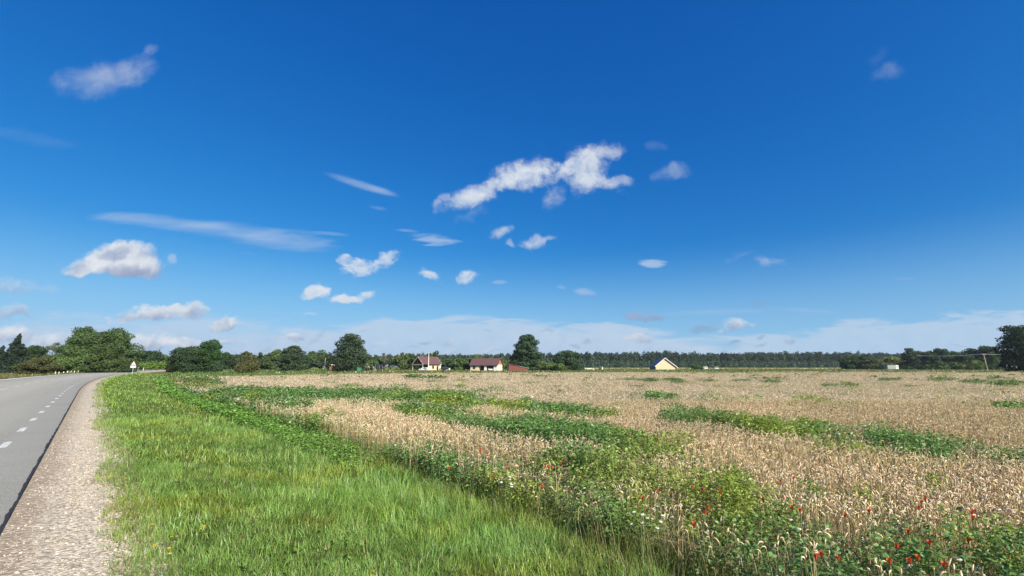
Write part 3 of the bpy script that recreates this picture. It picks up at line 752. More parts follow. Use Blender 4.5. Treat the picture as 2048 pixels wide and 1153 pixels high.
# seeding grass and dead stalks along the field's edge
def stalks(n, t0, t1, s0, s1, h0, h1, col):
    t = rnd(n, t0, t1); s = border(t) + rnd(n, s0, s1); x, y = xy(t, s); k = (y > 1.2) & (x < 1.3 * y + 2)
    x, y = x[k], y[k]; n = len(x)
    cl = vnoise(x * 1.3, y * 1.3, 121, 3); kk = rng.random(n) < smooth01(cl, .4, .6); x, y = x[kk], y[kk]; n = len(x)
    c = np.array(col) * rnd(n, .6, 1.25)[:, None]
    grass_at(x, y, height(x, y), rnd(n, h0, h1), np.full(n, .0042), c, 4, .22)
stalks(5200, -9, 12, -.55, .75, .28, .62, (.34, .31, .13)); stalks(4200, -9, 14, -.9, .5, .25, .5, (.21, .31, .07))
# broad leaves of plantain, dock and dandelion in the turf
def turf_leaves(n, y0, y1, smin, L0, col):
    x, y = wedge(y0, y1, n); t, s = ts(x, y); cl = vnoise(x * 1.1, y * 1.1, 131, 3)
    k = (s > GW + smin) & (s < border(t)) & (y > 1) & (rng.random(len(x)) < smooth01(cl, .48, .66)); x, y = x[k], y[k]; n = len(x); up = np.array([0, 0, 1.0])
    z0 = height(x, y)
    for j in range(6):
        ph = rnd(n, 0, 6.28); d = polar(ph) + up * rnd(n, .3, 1.1)[:, None]; d /= np.linalg.norm(d, axis=1, keepdims=True); L = L0 * rnd(n, .6, 1.4)
        ga.add(leaf_quads(np.stack([x, y, z0 + .03], 1) + polar(ph) * .01, d, up + .3 * rng.standard_normal((n, 3)), L, L * rnd(n, .25, .45)), Q1, np.array(col) * rnd(n, .75, 1.2)[:, None])
turf_leaves(26, 1.5, 7, .5, .055, (.19, .31, .07)); turf_leaves(10, 7, 16, .5, .07, (.19, .31, .07)); turf_leaves(14, 1.5, 3.2, 2.4, .10, (.22, .35, .075))
tag(ga.build('verge_grass', grass_m), kind='stuff', label='green roadside grass between the gravel and the wheat', cat='grass')

# --- meadow beyond the field and the strip across the road
ga = Acc()
def meadow_band(y0, y1, dens, h0, h1, wid):
    x, y = wedge(y0, y1, dens, 1.35, 10); t, s = ts(x, y)
    k = ~in_field(x, y) & ((s > BORD + 1.0) | ((s < -RW - 1.3))) & ((y > field_far(x, y)) | (s < 0) | (x / y < -.7))
    x, y, t, s = x[k], y[k], t[k], s[k]; n = len(x)
    g_ = vnoise(x * .05, y * .10, 141, 4); c1_ = np.array([.10, .19, .04]); c2_ = np.array([.23, .21, .085])
    m = smooth01(g_, .38, .64)[:, None]; col = (c1_ * (1 - m) + c2_ * m) * rnd(n, .7, 1.25)[:, None]
    lf = (s < 0); col[lf] = (np.array([.19, .185, .07]) * rnd(lf.sum(), .7, 1.2)[:, None])
    pl_ = (y > 330) & (x / y > -.05); col[pl_] = np.array([.42, .34, .19]) * rnd(pl_.sum(), .8, 1.15)[:, None]
    h = rnd(n, h0, h1) * np.where(lf, 1.3, 1)
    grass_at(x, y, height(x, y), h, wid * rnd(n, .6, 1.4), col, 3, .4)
meadow_band(30, 130, 6, .2, .45, .12); meadow_band(130, 300, 1.0, .3, .7, .45); meadow_band(300, 520, .18, .4, .8, 1.2)
tag(ga.build('meadow_grass', grass_m), kind='stuff', label='rough meadow grass beyond the wheat and across the road', cat='grass')

# --- loose stones on the shoulder
ga = Acc()
n = 26000; t = rng.random(n) ** 1.7 * 34 - 1; t = t[rng.random(n) > smooth01(t, 9, 33)]; n = len(t); s = rnd(n, .05, 1.15) + .12 * rng.standard_normal(n); k = (s > .04); t, s = t[k], s[k]; n = len(t)
k = rng.random(n) < np.where(s < .4, .35, 1); t, s = t[k], s[k]; n = len(t); x, y = xy(t, s)
r_ = rnd(n, .005, .012) * (1 + .8 * (rng.random(n) < .08)); cub = np.array([[-1, -1, -1], [1, -1, -1], [1, 1, -1], [-1, 1, -1], [-1, -1, 1], [1, -1, 1], [1, 1, 1], [-1, 1, 1]]) * .62
V = cub[None] * (1 + .5 * (rng.random((n, 8, 1)) - .5)) * (1 + .4 * (rng.random((n, 1, 3)) - .5)); a_r = rnd(n, 0, 6.28); c_, s_ = np.cos(a_r)[:, None], np.sin(a_r)[:, None]
V = np.stack([V[..., 0] * c_ - V[..., 1] * s_, V[..., 0] * s_ + V[..., 1] * c_, V[..., 2] * .75], -1) * r_[:, None, None] + np.stack([x, y, -.022 - .045 * s + r_ * .35], 1)[:, None]
ga.add(V, [[0, 3, 2, 1], [4, 5, 6, 7], [0, 1, 5, 4], [1, 2, 6, 5], [2, 3, 7, 6], [3, 0, 4, 7]], np.array([.46, .395, .315]) * rnd(n, .7, 1.2)[:, None])
stone_m = leaf_mat('loose_stone', 0.0, .02, .6)
tag(ga.build('gravel_stones', stone_m), kind='stuff', label='loose pale limestone chips on the road shoulder', cat='gravel')

# ------------------------------------------------------------------ trees
bark_m = solid_mat('bark', (.16, .115, .08), .9, .35, 9, bump=.4, stretch=(1, 1, .25))
birch_m = solid_mat('pale_bark', (.50, .48, .44), .85, .3, 5, stretch=(1, 1, 2))
tree_m = leaf_mat('tree_leaf', .26, 0, .5)
needle_m = leaf_mat('pine_needles', .14, 0, .5)
UP = np.array([0, 0, 1.0])

def cards(blobs, per, size, col, r_, shell=.55, spread=.25, flat=0.0, droop=0.0):
    "leaf clumps filling ellipsoids; blobs (cx,cy,cz,rx,ry,rz,weight)"
    V, C = [], []
    for bx, by, bz, rx, ry, rz, wt in blobs:
        n = max(6, int(per * wt))
        d = r_.normal(size=(n, 3)); d /= np.linalg.norm(d, axis=1, keepdims=True)
        rad = (shell + (1 - shell) * r_.random(n)) ** .8
        rad = rad * (1 + .22 * (vnoise(d[:, 0] * 2.2 + bx, d[:, 1] * 2.2 + d[:, 2] * 1.7 + by, 7, 3) - .5) * 2)
        p = np.array([bx, by, bz]) + d * rad[:, None] * np.array([rx, ry, rz])
        nr = d + .75 * r_.normal(size=(n, 3)) + UP * flat; nr /= np.linalg.norm(nr, axis=1, keepdims=True)
        a = np.cross(nr, r_.normal(size=(n, 3))); a /= np.linalg.norm(a, axis=1, keepdims=True) + 1e-9
        b = np.cross(nr, a); s = size * (.55 + .9 * r_.random(n))[:, None]
        k = .45 + .35 * r_.random(n)[:, None]
        V.append(np.stack([p - a * s, p - b * s * k + nr * s * .15 - UP * droop * s, p + a * s * (.7 + .5 * r_.random((n, 1))), p + b * s * k + nr * s * .1], 1))
        c = np.array(col) * (1 + spread * r_.normal()) * (.80 + .4 * r_.random(n))[:, None]
        c = c * (1 + .06 * r_.normal(size=(n, 3)))
        C.append(np.clip(c, .004, .9))
    return np.concatenate(V), np.concatenate(C)

def limb(a, P, r0, r1, K=6):
    "tapered round limb along the points P"
    P = np.array(P, float); m = len(P); rad = np.linspace(r0, r1, m)
    T = np.gradient(P, axis=0); T /= np.linalg.norm(T, axis=1, keepdims=True)
    u = np.cross(T, [.3, .9, .2]); u /= np.linalg.norm(u, axis=1, keepdims=True); v = np.cross(T, u)
    th = np.linspace(0, 2 * np.pi, K, endpoint=False)
    ring = P[:, None] + rad[:, None, None] * (u[:, None] * np.cos(th)[None, :, None] + v[:, None] * np.sin(th)[None, :, None])
    V = ring.reshape(1, -1, 3)
    a.add(V, [[K * k + j, K * k + (j + 1) % K, K * k + K + (j + 1) % K, K * k + K + j] for k in range(m - 1) for j in range(K)], np.ones((1, 3)))

def blobs_round(h, w, r_, n=34, low=.12, top=1.0, rough=1.0):
    "crown of a broad-leaved tree: an uneven dome of clumps"
    B = []
    zc = h * (low + top) / 2; rz = h * (top - low) / 2
    for i in range(n):
        d = r_.normal(size=3); d /= np.linalg.norm(d); rr_ = .35 + .66 * r_.random() ** .55
        x, y, z = d[0] * w / 2 * rr_, d[1] * w / 2 * rr_, zc + d[2] * rz * rr_
        taper = 1.0 - .25 * max(0, d[2])
        s = (.12 + .21 * r_.random() ** 1.5) * rough
        B.append((x * taper, y * taper, z, w * s * .95, w * s * .95, min(w, h) * s * .72, s * s * 9))
    B.append((0, 0, zc, w * .33, w * .33, rz * .62, 1.2))
    return B
def blobs_pine(h, w, r_, low=.12, n=38):
    "broad field-grown pine: puffs of needles at the ends of level boughs"
    B = []
    for i in range(n):
        f = (i + r_.random()) / n; z = h * (low + (1 - low) * f)
        prof = math.sin(min(1, .18 + f * .75) * math.pi * .62 + .35) * (1 - .52 * f ** 2.2)
        ph = i * 2.4 + r_.random(); q_ = (.35 + .6 * r_.random()) * prof
        x, y = math.cos(ph) * w / 2 * q_, math.sin(ph) * w / 2 * q_
        s = w * (.17 + .11 * r_.random()) * (1 - .35 * f)
        B.append((x, y, z - s * .3, s * 1.15, s * 1.15, s * .55, (s / w) ** 2 * 42))
    for f in (.3, .5, .7, .85): B.append((0, 0, h * (low + (1 - low) * f), w * .26 * (1.25 - f), w * .26 * (1.25 - f), h * .10, 1.0))
    return B
def blobs_spruce(h, w, r_, low=.04):
    B = []
    n = 15
    for i in range(n):
        f = i / n; z = h * (low + (1 - low) * f); r = w / 2 * (1 - f) ** .85 * (.85 + .3 * r_.random()) + .12
        for j in range(5 if f < .7 else 3):
            ph = j * 1.26 + i * .7 + r_.random() * .5
            B.append((math.cos(ph) * r * .62, math.sin(ph) * r * .62, z - r * .12, r * .50, r * .50, h * .035 + r * .08, .35 + .9 * (1 - f)))
        B.append((0, 0, z, r * .4 + .05, r * .4 + .05, h * .05, .5))
    B.append((0, 0, h * .985, .14, .14, h * .035, .25))
    return B
def blobs_tall(h, w, r_, low=.3, n=14):
    B = []
    for i in range(n):
        f = (i + r_.random()) / n; z = h * (low + (1 - low) * f); q_ = math.sin(math.pi * (.18 + .72 * f)) ** .7
        ph = r_.random() * 6.28; s = w * (.22 + .12 * r_.random())
        B.append((math.cos(ph) * w * .28 * q_, math.sin(ph) * w * .28 * q_, z, s, s, s * .8, .9))
    return B
def blobs_bush(h, w, r_, n=12):
    B = []
    for i in range(n):
        ph = r_.random() * 6.28; q_ = r_.random() ** .5; z = h * (.25 + .5 * r_.random() * (1 - .55 * q_))
        s = .24 + .12 * r_.random()
        B.append((math.cos(ph) * w * .36 * q_, math.sin(ph) * w * .36 * q_, z, w * s, w * s, h * s * 1.05, 1.1))
    B.append((0, 0, h * .45, w * .33, w * .33, h * .5, 1.6))
    return B

def tree(name, cat, label, px, top, D, wpx, kind='round', col=(.06, .10, .03), base=None, group=None, dens=1.0, low=None, sd=None, pale=False, wood=1.0, size=None, cloc=None):
    x, y, _ = at(px, 735, D); z0 = float(height(np.array([x]), np.array([y]))[0])
    if base is not None: z0 = at(px, base, D)[2]
    h = at(px, top, D)[2] - z0; wd = wpx / F * D
    r_ = np.random.default_rng(sd if sd is not None else int(px * 7 + top))
    root = tag(empty(name, (x, y, z0 - .05), 0), label, cat, group)
    lo = {'round': .14, 'pine': .10, 'spruce': .03, 'tall': .28, 'bush': 0, 'dome': .02, 'sparse': .25}[kind] if low is None else low
    if kind in ('round', 'dome'): B = blobs_round(h, wd, r_, 38, lo)
    elif kind == 'sparse': B = blobs_round(h, wd, r_, 15, lo, rough=.62)[:-1]
    elif kind == 'pine': B = blobs_pine(h, wd, r_, lo)
    elif kind == 'spruce': B = blobs_spruce(h, wd, r_, lo)
    elif kind == 'tall': B = blobs_tall(h, wd, r_, lo)
    else: B = blobs_bush(h, wd, r_)
    pxm = F / 2 / D                                  # render pixels in one metre
    sz = size or max(.14, .75 / pxm) * (1.0 if kind != 'sparse' else .7)
    area = sum(b_[3] * b_[5] for b_ in B) * math.pi
    W_ = sum(b_[6] for b_ in B)
    per = dens * 2.6 * area / (sz * sz * .9) / W_
    per = min(per, 16000 / W_)
    V, C = cards(B, per, sz, col, r_, .5 if kind != 'sparse' else .2, .13, .35 if kind in ('pine', 'spruce') else 0, .25 if kind == 'spruce' else 0)
    keep = V[:, :, 2].min(1) > .02; V, C = V[keep], C[keep]
    a = Acc(); a.add(V, Q1, C)
    a.build('crown', needle_m if kind in ('pine', 'spruce') else tree_m, root)
    t = Acc(); tr = (.018 * h + .06) * wood
    bend = r_.normal(size=2) * .03 * h
    hh = h * (.93 if kind in ('spruce', 'pine') else .72)
    limb(t, [(bend[0] * f * f, bend[1] * f * f, hh * f) for f in np.linspace(0, 1, 6)], tr, tr * .18, 7)
    for i in range(3 if kind in ('bush', 'dome') else 7):
        b_ = B[r_.integers(len(B))]; f = max(.12, min(.85, (b_[2] / h) * .72)); p0 = np.array([bend[0] * f * f, bend[1] * f * f, hh * f * .9])
        p1 = np.array(b_[:3]); limb(t, [p0, (p0 + p1) / 2 + UP * .03 * h, p1], tr * .42, tr * .08, 5)
    t.build('trunk', birch_m if pale else bark_m, root)
    return root

DK, MID, LIT, OLV, PINE_C, SPR, GRY, YEL = (.050, .084, .038), (.084, .132, .05), (.10, .155, .054), (.092, .100, .042), (.050, .076, .042), (.032, .050, .034), (.15, .165, .12), (.16, .19, .06)
# across the road
tree('spruce_tree', 'tree', 'tall dark conical spruce behind the roadside grass strip', 27, 668, 112, 56, 'spruce', SPR)
tree('spruce_tree', 'tree', 'dark spruce cut off by the picture edge beside the tall conical spruce', -2, 692, 116, 44, 'spruce', SPR)
tree('broadleaf_tree', 'tree', 'dark rounded tree between the tall spruce and the grey leafed tree', 60, 690, 128, 44, 'round', DK)
tree('broadleaf_tree', 'tree', 'thin crowned grey leafed tree with sky showing through', 99, 681, 140, 44, 'sparse', GRY, wood=.9)
tree('small_tree', 'tree', 'small olive green tree in front of the tall dark spruce', 72, 718, 96, 46, 'dome', OLV)
tree('bush', 'bush', 'dark green bush between the small olive tree and the big round trees', 112, 722, 108, 34, 'bush', DK)
tree('small_tree', 'tree', 'mid green young tree below the grey leafed tree', 98, 712, 116, 34, 'round', MID)
tree('broadleaf_tree', 'tree', 'biggest round tree across the road with the highest crown of the three', 158, 655, 118, 68, 'round', MID, low=.02)
tree('broadleaf_tree', 'tree', 'dark tree peeping out between the two biggest round trees', 199, 667, 134, 40, 'round', (.075, .10, .06))
tree('broadleaf_tree', 'tree', 'big domed green tree across the road just behind the warning sign', 233, 660, 121, 58, 'round', MID, low=.02)
tree('broadleaf_tree', 'tree', 'low bushy tree with bright green leaves under the biggest round tree', 140, 697, 110, 52, 'dome', LIT)
tree('broadleaf_tree', 'tree', 'low dark olive tree under the big domed tree by the sign', 211, 704, 113, 50, 'dome', (.07, .105, .036))
tree('bush', 'bush', 'dark bush at the foot of the big domed tree', 244, 724, 116, 40, 'bush', DK)
tree('bush', 'bush', 'leafy bush in front of the biggest round tree by the fence posts', 178, 722, 112, 50, 'bush', MID)
tree('broadleaf_tree', 'tree', 'small dark tree above the bright hedge next to the big domed tree', 279, 702, 225, 26, 'round', DK)
tree('broadleaf_tree', 'tree', 'second dark tree above the bright hedge, middle one of three', 301, 703, 235, 30, 'round', DK)
tree('broadleaf_tree', 'tree', 'low tree above the bright hedge beside the dark green thicket', 322, 711, 240, 26, 'round', MID)
for k_, (px, tp, w_, c_) in enumerate(((284, 723, 34, LIT), (306, 721, 36, LIT), (326, 720, 30, LIT))):
    tree('hedge_shrub', 'shrub', ('bright green hedge shrub next to the warning sign', 'middle bright green hedge shrub at the bend of the road', 'bright green hedge shrub where the road disappears')[k_], px, tp, 212 + k_ * 4, w_, 'bush', (.125, .20, .04), group='bright hedge at the bend of the road')
# this side of the bend
tree('bush', 'bush', 'pale yellowish bush at the end of the visible road', 347, 724, 148, 26, 'bush', OLV)
tree('broadleaf_tree', 'tree', 'wide dark green thicket tree where the road disappears', 374, 695, 150, 60, 'dome', DK)
tree('broadleaf_tree', 'tree', 'taller dark green tree joined to the wide thicket tree', 416, 684, 152, 44, 'dome', (.048, .095, .032))
tree('bush', 'bush', 'dark bush at the foot of the taller thicket tree', 432, 722, 148, 24, 'bush', DK)
bgt = [(452, 706, 40, DK, 'dark round tree next to the taller thicket tree'), (475, 711, 30, DK, 'dark tree behind the round olive bush'), (496, 704, 42, OLV, 'pale olive tree behind the round olive bush'),
       (519, 704, 16, DK, 'narrow dark tree with a pointed top past the round olive bush'), (535, 712, 34, MID, 'low mid green tree past the round olive bush'), (549, 705, 34, MID, 'taller tree standing before the flat topped pine'),
       (562, 704, 18, DK, 'narrow dark tree touching the flat topped pine'), (608, 711, 34, DK, 'dark tree just after the flat topped pine'), (621, 706, 22, MID, 'mid green tree two after the flat topped pine'),
       (640, 706, 38, (.07, .11, .045), 'rounded grey green tree before the biggest pine'), (660, 713, 26, DK, 'low dark tree at the edge of the biggest pine')]
for px, tp, w_, c_, lb in bgt: tree('woodland_tree', 'tree', lb, px, tp, 232 + (px * 7) % 30, w_, 'round', c_, low=.04, group='trees behind the field between the thicket and the biggest pine')
tree('bush', 'bush', 'round olive brown bush standing alone at the field edge', 496, 715, 138, 44, 'bush', (.10, .105, .042))
tree('pine_tree', 'tree', 'flat topped pine between the round olive bush and the biggest pine', 583, 692, 178, 50, 'pine', PINE_C, low=.05)
tree('pine_tree', 'tree', 'biggest dense pine beside the green shed', 697, 668, 164, 76, 'pine', PINE_C, low=.03, dens=1.25)
tree('broadleaf_tree', 'tree', 'green tree leaning out from behind the biggest pine above the playhouse', 732, 711, 185, 34, 'round', MID, low=.05)
wil = [(757, 714, 26, MID, 'willow above the dark trampoline'), (772, 702, 26, GRY, 'pale half bare willow with a thin crown'), (788, 708, 30, (.11, .15, .055), 'pale green willow next to the half bare one'),
       (804, 706, 30, (.10, .145, .05), 'pale green willow close to the gabled house'), (818, 710, 26, (.085, .13, .045), 'darker willow touching the gabled house'), (832, 711, 26, DK, 'dark tree behind the porch gable')]
for px, tp, w_, c_, lb in wil: tree('willow_tree', 'tree', lb, px, tp, 238 + (px * 5) % 20, w_, 'sparse' if 'half bare' in lb else 'round', c_, low=.04, group='willows behind the trampoline and the gabled house')
tree('birch_tree', 'tree', 'slim birch with a pale trunk rising behind the gabled house', 871, 704, 232, 14, 'tall', MID, pale=True)
tree('birch_tree', 'tree', 'slimmer birch right beside the pale trunked one', 864, 709, 240, 8, 'tall', MID, low=.2)
for px, tp, w_, c_, lb in ((893, 717, 30, (.085, .13, .05), 'willow behind the dark parked car'), (915, 716, 34, (.09, .14, .05), 'willow midway between the two brown roofed houses'), (932, 718, 26, (.08, .125, .05), 'willow at the corner of the long brown roofed house'),
                           (1012, 722, 24, (.12, .17, .06), 'pale green bushy tree at the end gable of the long house'), (958, 713, 34, (.10, .145, .05), 'willow crown showing over the long brown roof'), (985, 713, 30, (.07, .115, .045), 'darker willow crown over the end of the long roof')):
    tree('willow_tree', 'tree', lb, px, tp, 232 + (px * 3) % 14, w_, 'round', c_, low=.02, group='willows behind the two brown roofed houses')
tree('pine_tree', 'tree', 'tall round headed pine behind the red barn', 1054, 669, 196, 62, 'pine', (.050, .088, .046), low=.04, dens=1.1)
tree('bush', 'bush', 'pale green bushes at the foot of the tall round headed pine', 1092, 720, 196, 44, 'bush', (.11, .16, .06))
tree('pine_tree', 'tree', 'spreading low pine with a flat dark crown past the red barn', 1136, 702, 205, 62, 'pine', (.048, .082, .042), low=.05)
tree('bush', 'bush', 'light green bush in front of the spreading low pine', 1120, 726, 190, 28, 'bush', (.12, .19, .06))
tree('bush', 'bush', 'small almost black bush beside the light green one', 1110, 732, 188, 12, 'bush', (.02, .03, .02))
tree('bush', 'bush', 'green bush standing between the yellow house and the white vans', 1393, 729, 262, 20, 'bush', MID)
# far side of the field, towards the wood's end
tree('round_tree', 'tree', 'grey green round tree beside the white trailer', 1748, 717, 262, 36, 'dome', (.10, .125, .055))
tree('round_tree', 'tree', 'yellow green round tree right behind the white trailer', 1783, 716, 275, 42, 'dome', YEL)
tree('bush', 'bush', 'low bush between the grey green and the yellow green round trees', 1766, 727, 258, 22, 'bush', MID)
tree('bush', 'bush', 'dark bush at the end of the white trailer', 1808, 724, 255, 26, 'bush', (.07, .105, .045))
edge = [(1700, 716, 30, DK, 'dark tree at the wood edge before the dark green shed'), (1722, 712, 30, DK, 'dark tree above the dark green shed'), (1824, 696, 26, PINE_C, 'tall pine above the first power pole'), (1842, 705, 34, DK, 'dark tree beside the first power pole'),
        (1862, 703, 26, DK, 'dark tree under the middle of the wires'), (1885, 698, 36, PINE_C, 'broad pine behind the sagging wires'), (1908, 703, 30, MID, 'mid green tree behind the wires'), (1928, 705, 28, DK, 'dark tree before the second power pole'),
        (1948, 697, 34, PINE_C, 'pine just before the second power pole'), (1966, 697, 26, DK, 'dark tree behind the second power pole'), (1984, 696, 34, MID, 'bushy tree past the second power pole'), (2003, 703, 30, MID, 'low tree touching the darkest pine')]
for px, tp, w_, c_, lb in edge: tree('woodland_tree', 'tree', lb, px, tp, 250 + (px * 7) % 26, w_, 'pine' if 'pine' in lb.split()[:2] else 'round', c_, low=.02, group='trees at the wood edge under the wires')
for px, tp, w_, c_, lb in ((1911, 723, 24, (.09, .13, .05), 'round pale bush below the middle of the wires'), (1953, 717, 30, (.11, .165, .05), 'bright round bush beside the second power pole'), (1880, 722, 24, MID, 'dark round bush below the wires near the first pole'), (1933, 727, 20, OLV, 'olive bush between two round ones below the wires'), (1987, 727, 24, MID, 'bush at the foot of the second power pole'), (1850, 727, 26, DK, 'dark low bush by the first power pole')):
    tree('bush', 'bush', lb, px, tp, 240, w_, 'bush', c_, group='round bushes under the wires')
tree('pine_tree', 'tree', 'darkest pine standing alone at the end of the field', 2048, 650, 132, 72, 'pine', (.034, .056, .034), low=.04, dens=1.3)

# --- the pine wood on the horizon, one mass
fr = np.random.default_rng(5)
def wood(name, label, spots, kind, col, sz, per):
    a, t = Acc(), Acc()
    for x, y, h, wd, tint in spots:
        z0 = FZ
        if kind == 'pine':
            B = [(fr.normal() * wd * .10, fr.normal() * wd * .10, h * f, wd * .5 * q_, wd * .5 * q_, h * .085, q_ * 2) for f, q_ in ((.36, .7), (.47, .85), (.57, 1.0), (.68, 1.0), (.79, .9), (.89, .68), (.965, .36))]
        else:
            B = [(fr.normal() * wd * .06, fr.normal() * wd * .06, h * f, wd * .5 * q_, wd * .5 * q_, h * .11, q_ * 2) for f, q_ in ((.12, 1.0), (.3, .95), (.5, .78), (.7, .52), (.88, .25))]
        V, C = cards(B, per, sz, np.array(col) * tint, fr, .45, .12, .3); V = V + np.array([x, y, z0]); a.add(V, Q1, C)
        if kind == 'pine': limb(t, [(x, y, z0), (x, y, z0 + h * .8)], .17, .09, 4)
    V2 = Acc(); V2.V, V2.Q, V2.C, V2.n = a.V, a.Q, a.C, a.n
    if t.n:
        for v_, q_ in zip(t.V, t.Q): V2.V.append(v_); V2.Q.append(q_ + a.n)
        V2.C.append(np.full((t.n, 3), (.19, .12, .085)))
    tag(V2.build(name, needle_m), label, 'forest', kind='stuff')
SKYL = ([300, 420, 560, 700, 830, 900, 1010, 1100, 1180, 1260, 1340, 1360, 1450, 1500, 1600, 1700, 1800, 1900, 2000, 2300], [714, 713, 713, 713, 712, 711, 711, 710, 707, 707, 706, 709, 709, 707, 708, 707, 709, 706, 706, 706])
sp = []
for row in range(4):
    D0 = 548 + row * 16
    for px in np.arange(395, 2330, 7.4):
        px_ = px + fr.normal() * 4.5; D = D0 + fr.normal() * 4 + 40 * max(0, (1000 - px_) / 600)
        x, y, _ = at(px_, 735, D); tp = np.interp(px_, *SKYL) + fr.normal() * 1.9 - 5.5 * (vnoise(np.array([px_ * .02]), np.array([row * 7.1]), 3, 3)[0] - .5) + (0 if row else 1.5)
        h = at(px_, tp, D)[2] - FZ; tint = np.array([1, 1, 1.0]) * (.8 + .45 * fr.random())
        if fr.random() < .14: tint = tint * np.array([1.45, 1.35, 1.1])
        sp.append((x, y, h, h * (.38 + .24 * fr.random()), tint))
wood('pine_forest', 'long dark pine forest along the horizon', sp, 'pine', (.040, .062, .040), .8, 26)
sp = []
for row in range(3):
    D0 = 500 + row * 9
    for px in np.arange(840, 1735, 5.6):
        px_ = px + fr.normal() * 1.5; D = D0 + fr.normal() * 2 - (90 if px_ < 1120 else 0)
        x, y, _ = at(px_, 735, D); tp = np.interp(px_, [840, 1000, 1120, 1180, 1400, 1700], [716, 717, 717, 720, 722, 723]) + fr.normal() * 1.5
        h = at(px_, tp, D)[2] - FZ; tint = np.array([1, 1, 1.0]) * (.8 + .4 * fr.random())
        sp.append((x, y, h, h * (.55 + .25 * fr.random()), tint))
wood('young_pine_forest', 'lower lighter belt of young pines in front of the dark forest', sp, 'young', (.066, .105, .058), .7, 16)

# ------------------------------------------------------------------ buildings, vehicles, street furniture
def bm_obj(name, bm, mat, parent=None, label=None, smooth=False):
    me = bpy.data.meshes.new(name); bmesh.ops.recalc_face_normals(bm, faces=bm.faces); bm.to_mesh(me); bm.free()
    if smooth: me.shade_smooth()
    me.materials.append(mat)
    o = bpy.data.objects.new(name, me); COL.objects.link(o)
    if parent: o.parent = parent
    if label: o['label'] = label
    return o
def box(bm, x0, x1, y0, y1, z0, z1):
    v = [bm.verts.new(p) for p in ((x0, y0, z0), (x1, y0, z0), (x1, y1, z0), (x0, y1, z0), (x0, y0, z1), (x1, y0, z1), (x1, y1, z1), (x0, y1, z1))]
    for f in ((0, 3, 2, 1), (4, 5, 6, 7), (0, 1, 5, 4), (1, 2, 6, 5), (2, 3, 7, 6), (3, 0, 4, 7)): bm.faces.new([v[i] for i in f])
def Box(*a):
    bm = bmesh.new(); box(bm, *a); return bm
def prism(bm, poly, axis, a, b):
    "extrude a polygon: axis 'x': poly is (y,z); axis 'y': poly is (x,z); axis 'z': poly is (x,y)"
    def P(p, t): return {'x': (t, p[0], p[1]), 'y': (p[0], t, p[1]), 'z': (p[0], p[1], t)}[axis]
    A = [bm.verts.new(P(p, a)) for p in poly]; B = [bm.verts.new(P(p, b)) for p in poly]; n = len(poly)
    bm.faces.new(A); bm.faces.new(B[::-1])
    for i in range(n): bm.faces.new((A[i], A[(i + 1) % n], B[(i + 1) % n], B[i]))
def Prism(*a):
    bm = bmesh.new(); prism(bm, *a); return bm
def cyl(bm, p0, p1, r0, r1=None, n=10):
    r1 = r0 if r1 is None else r1; p0, p1 = Vector(p0), Vector(p1); d = (p1 - p0).normalized()
    u = d.orthogonal().normalized(); v = d.cross(u)
    A = [bm.verts.new(p0 + (u * math.cos(t) + v * math.sin(t)) * r0) for t in [6.28319 * i / n for i in range(n)]]
    B = [bm.verts.new(p1 + (u * math.cos(t) + v * math.sin(t)) * r1) for t in [6.28319 * i / n for i in range(n)]]
    bm.faces.new(A[::-1]); bm.faces.new(B)
    for i in range(n): bm.faces.new((A[i], A[(i + 1) % n], B[(i + 1) % n], B[i]))
def Cyl(*a, **k):
    bm = bmesh.new(); cyl(bm, *a, **k); return bm
def place(px, D, base=None):
    x, y, z = at(px, base if base is not None else 735, D)
    if base is None: z = float(height(np.array([x]), np.array([y]))[0])
    return (x, y, z)

cream = solid_mat('cream_plaster', (.62, .52, .36), .85, .06, 2); white_w = solid_mat('white_paint', (.64, .62, .58), .6, .06, 3)
brown_roof = solid_mat('brown_metal_roof', (.115, .062, .058), .5, .12, 1.2, stretch=(6, 1, 1)); dark_in = solid_mat('dark_timber_and_shade', (.045, .038, .035), .8, .3, 5)  # the dark timber colour also paints the shade inside bays and porch
glass_m = solid_mat('window_glass', (.03, .035, .045), .08, .1, 3, spec=.8); orange_w = solid_mat('orange_boards', (.42, .15, .07), .75, .2, 4, stretch=(8, 8, .6))
red_w = solid_mat('red_boards', (.165, .04, .036), .8, .22, 3, stretch=(9, 9, .5)); yellow_w = solid_mat('yellow_boards', (.62, .465, .305), .75, .05, 2, stretch=(1, 1, 9))
blue_roof = solid_mat('blue_black_roof', (.04, .045, .06), .45, .15, 1.5, stretch=(6, 1, 1)); pale_wood = solid_mat('pale_timber', (.66, .54, .36), .75, .12, 6)
grey_m = solid_mat('weathered_timber', (.38, .35, .31), .85, .25, 5, stretch=(3, 3, .5)); galv = solid_mat('galvanised_steel', (.55, .57, .58), .45, .1, 4, metal=.4)
rubber = solid_mat('tyre_rubber', (.02, .02, .02), .85, .2, 8); concrete = solid_mat('concrete', (.46, .44, .42), .9, .12, 6)

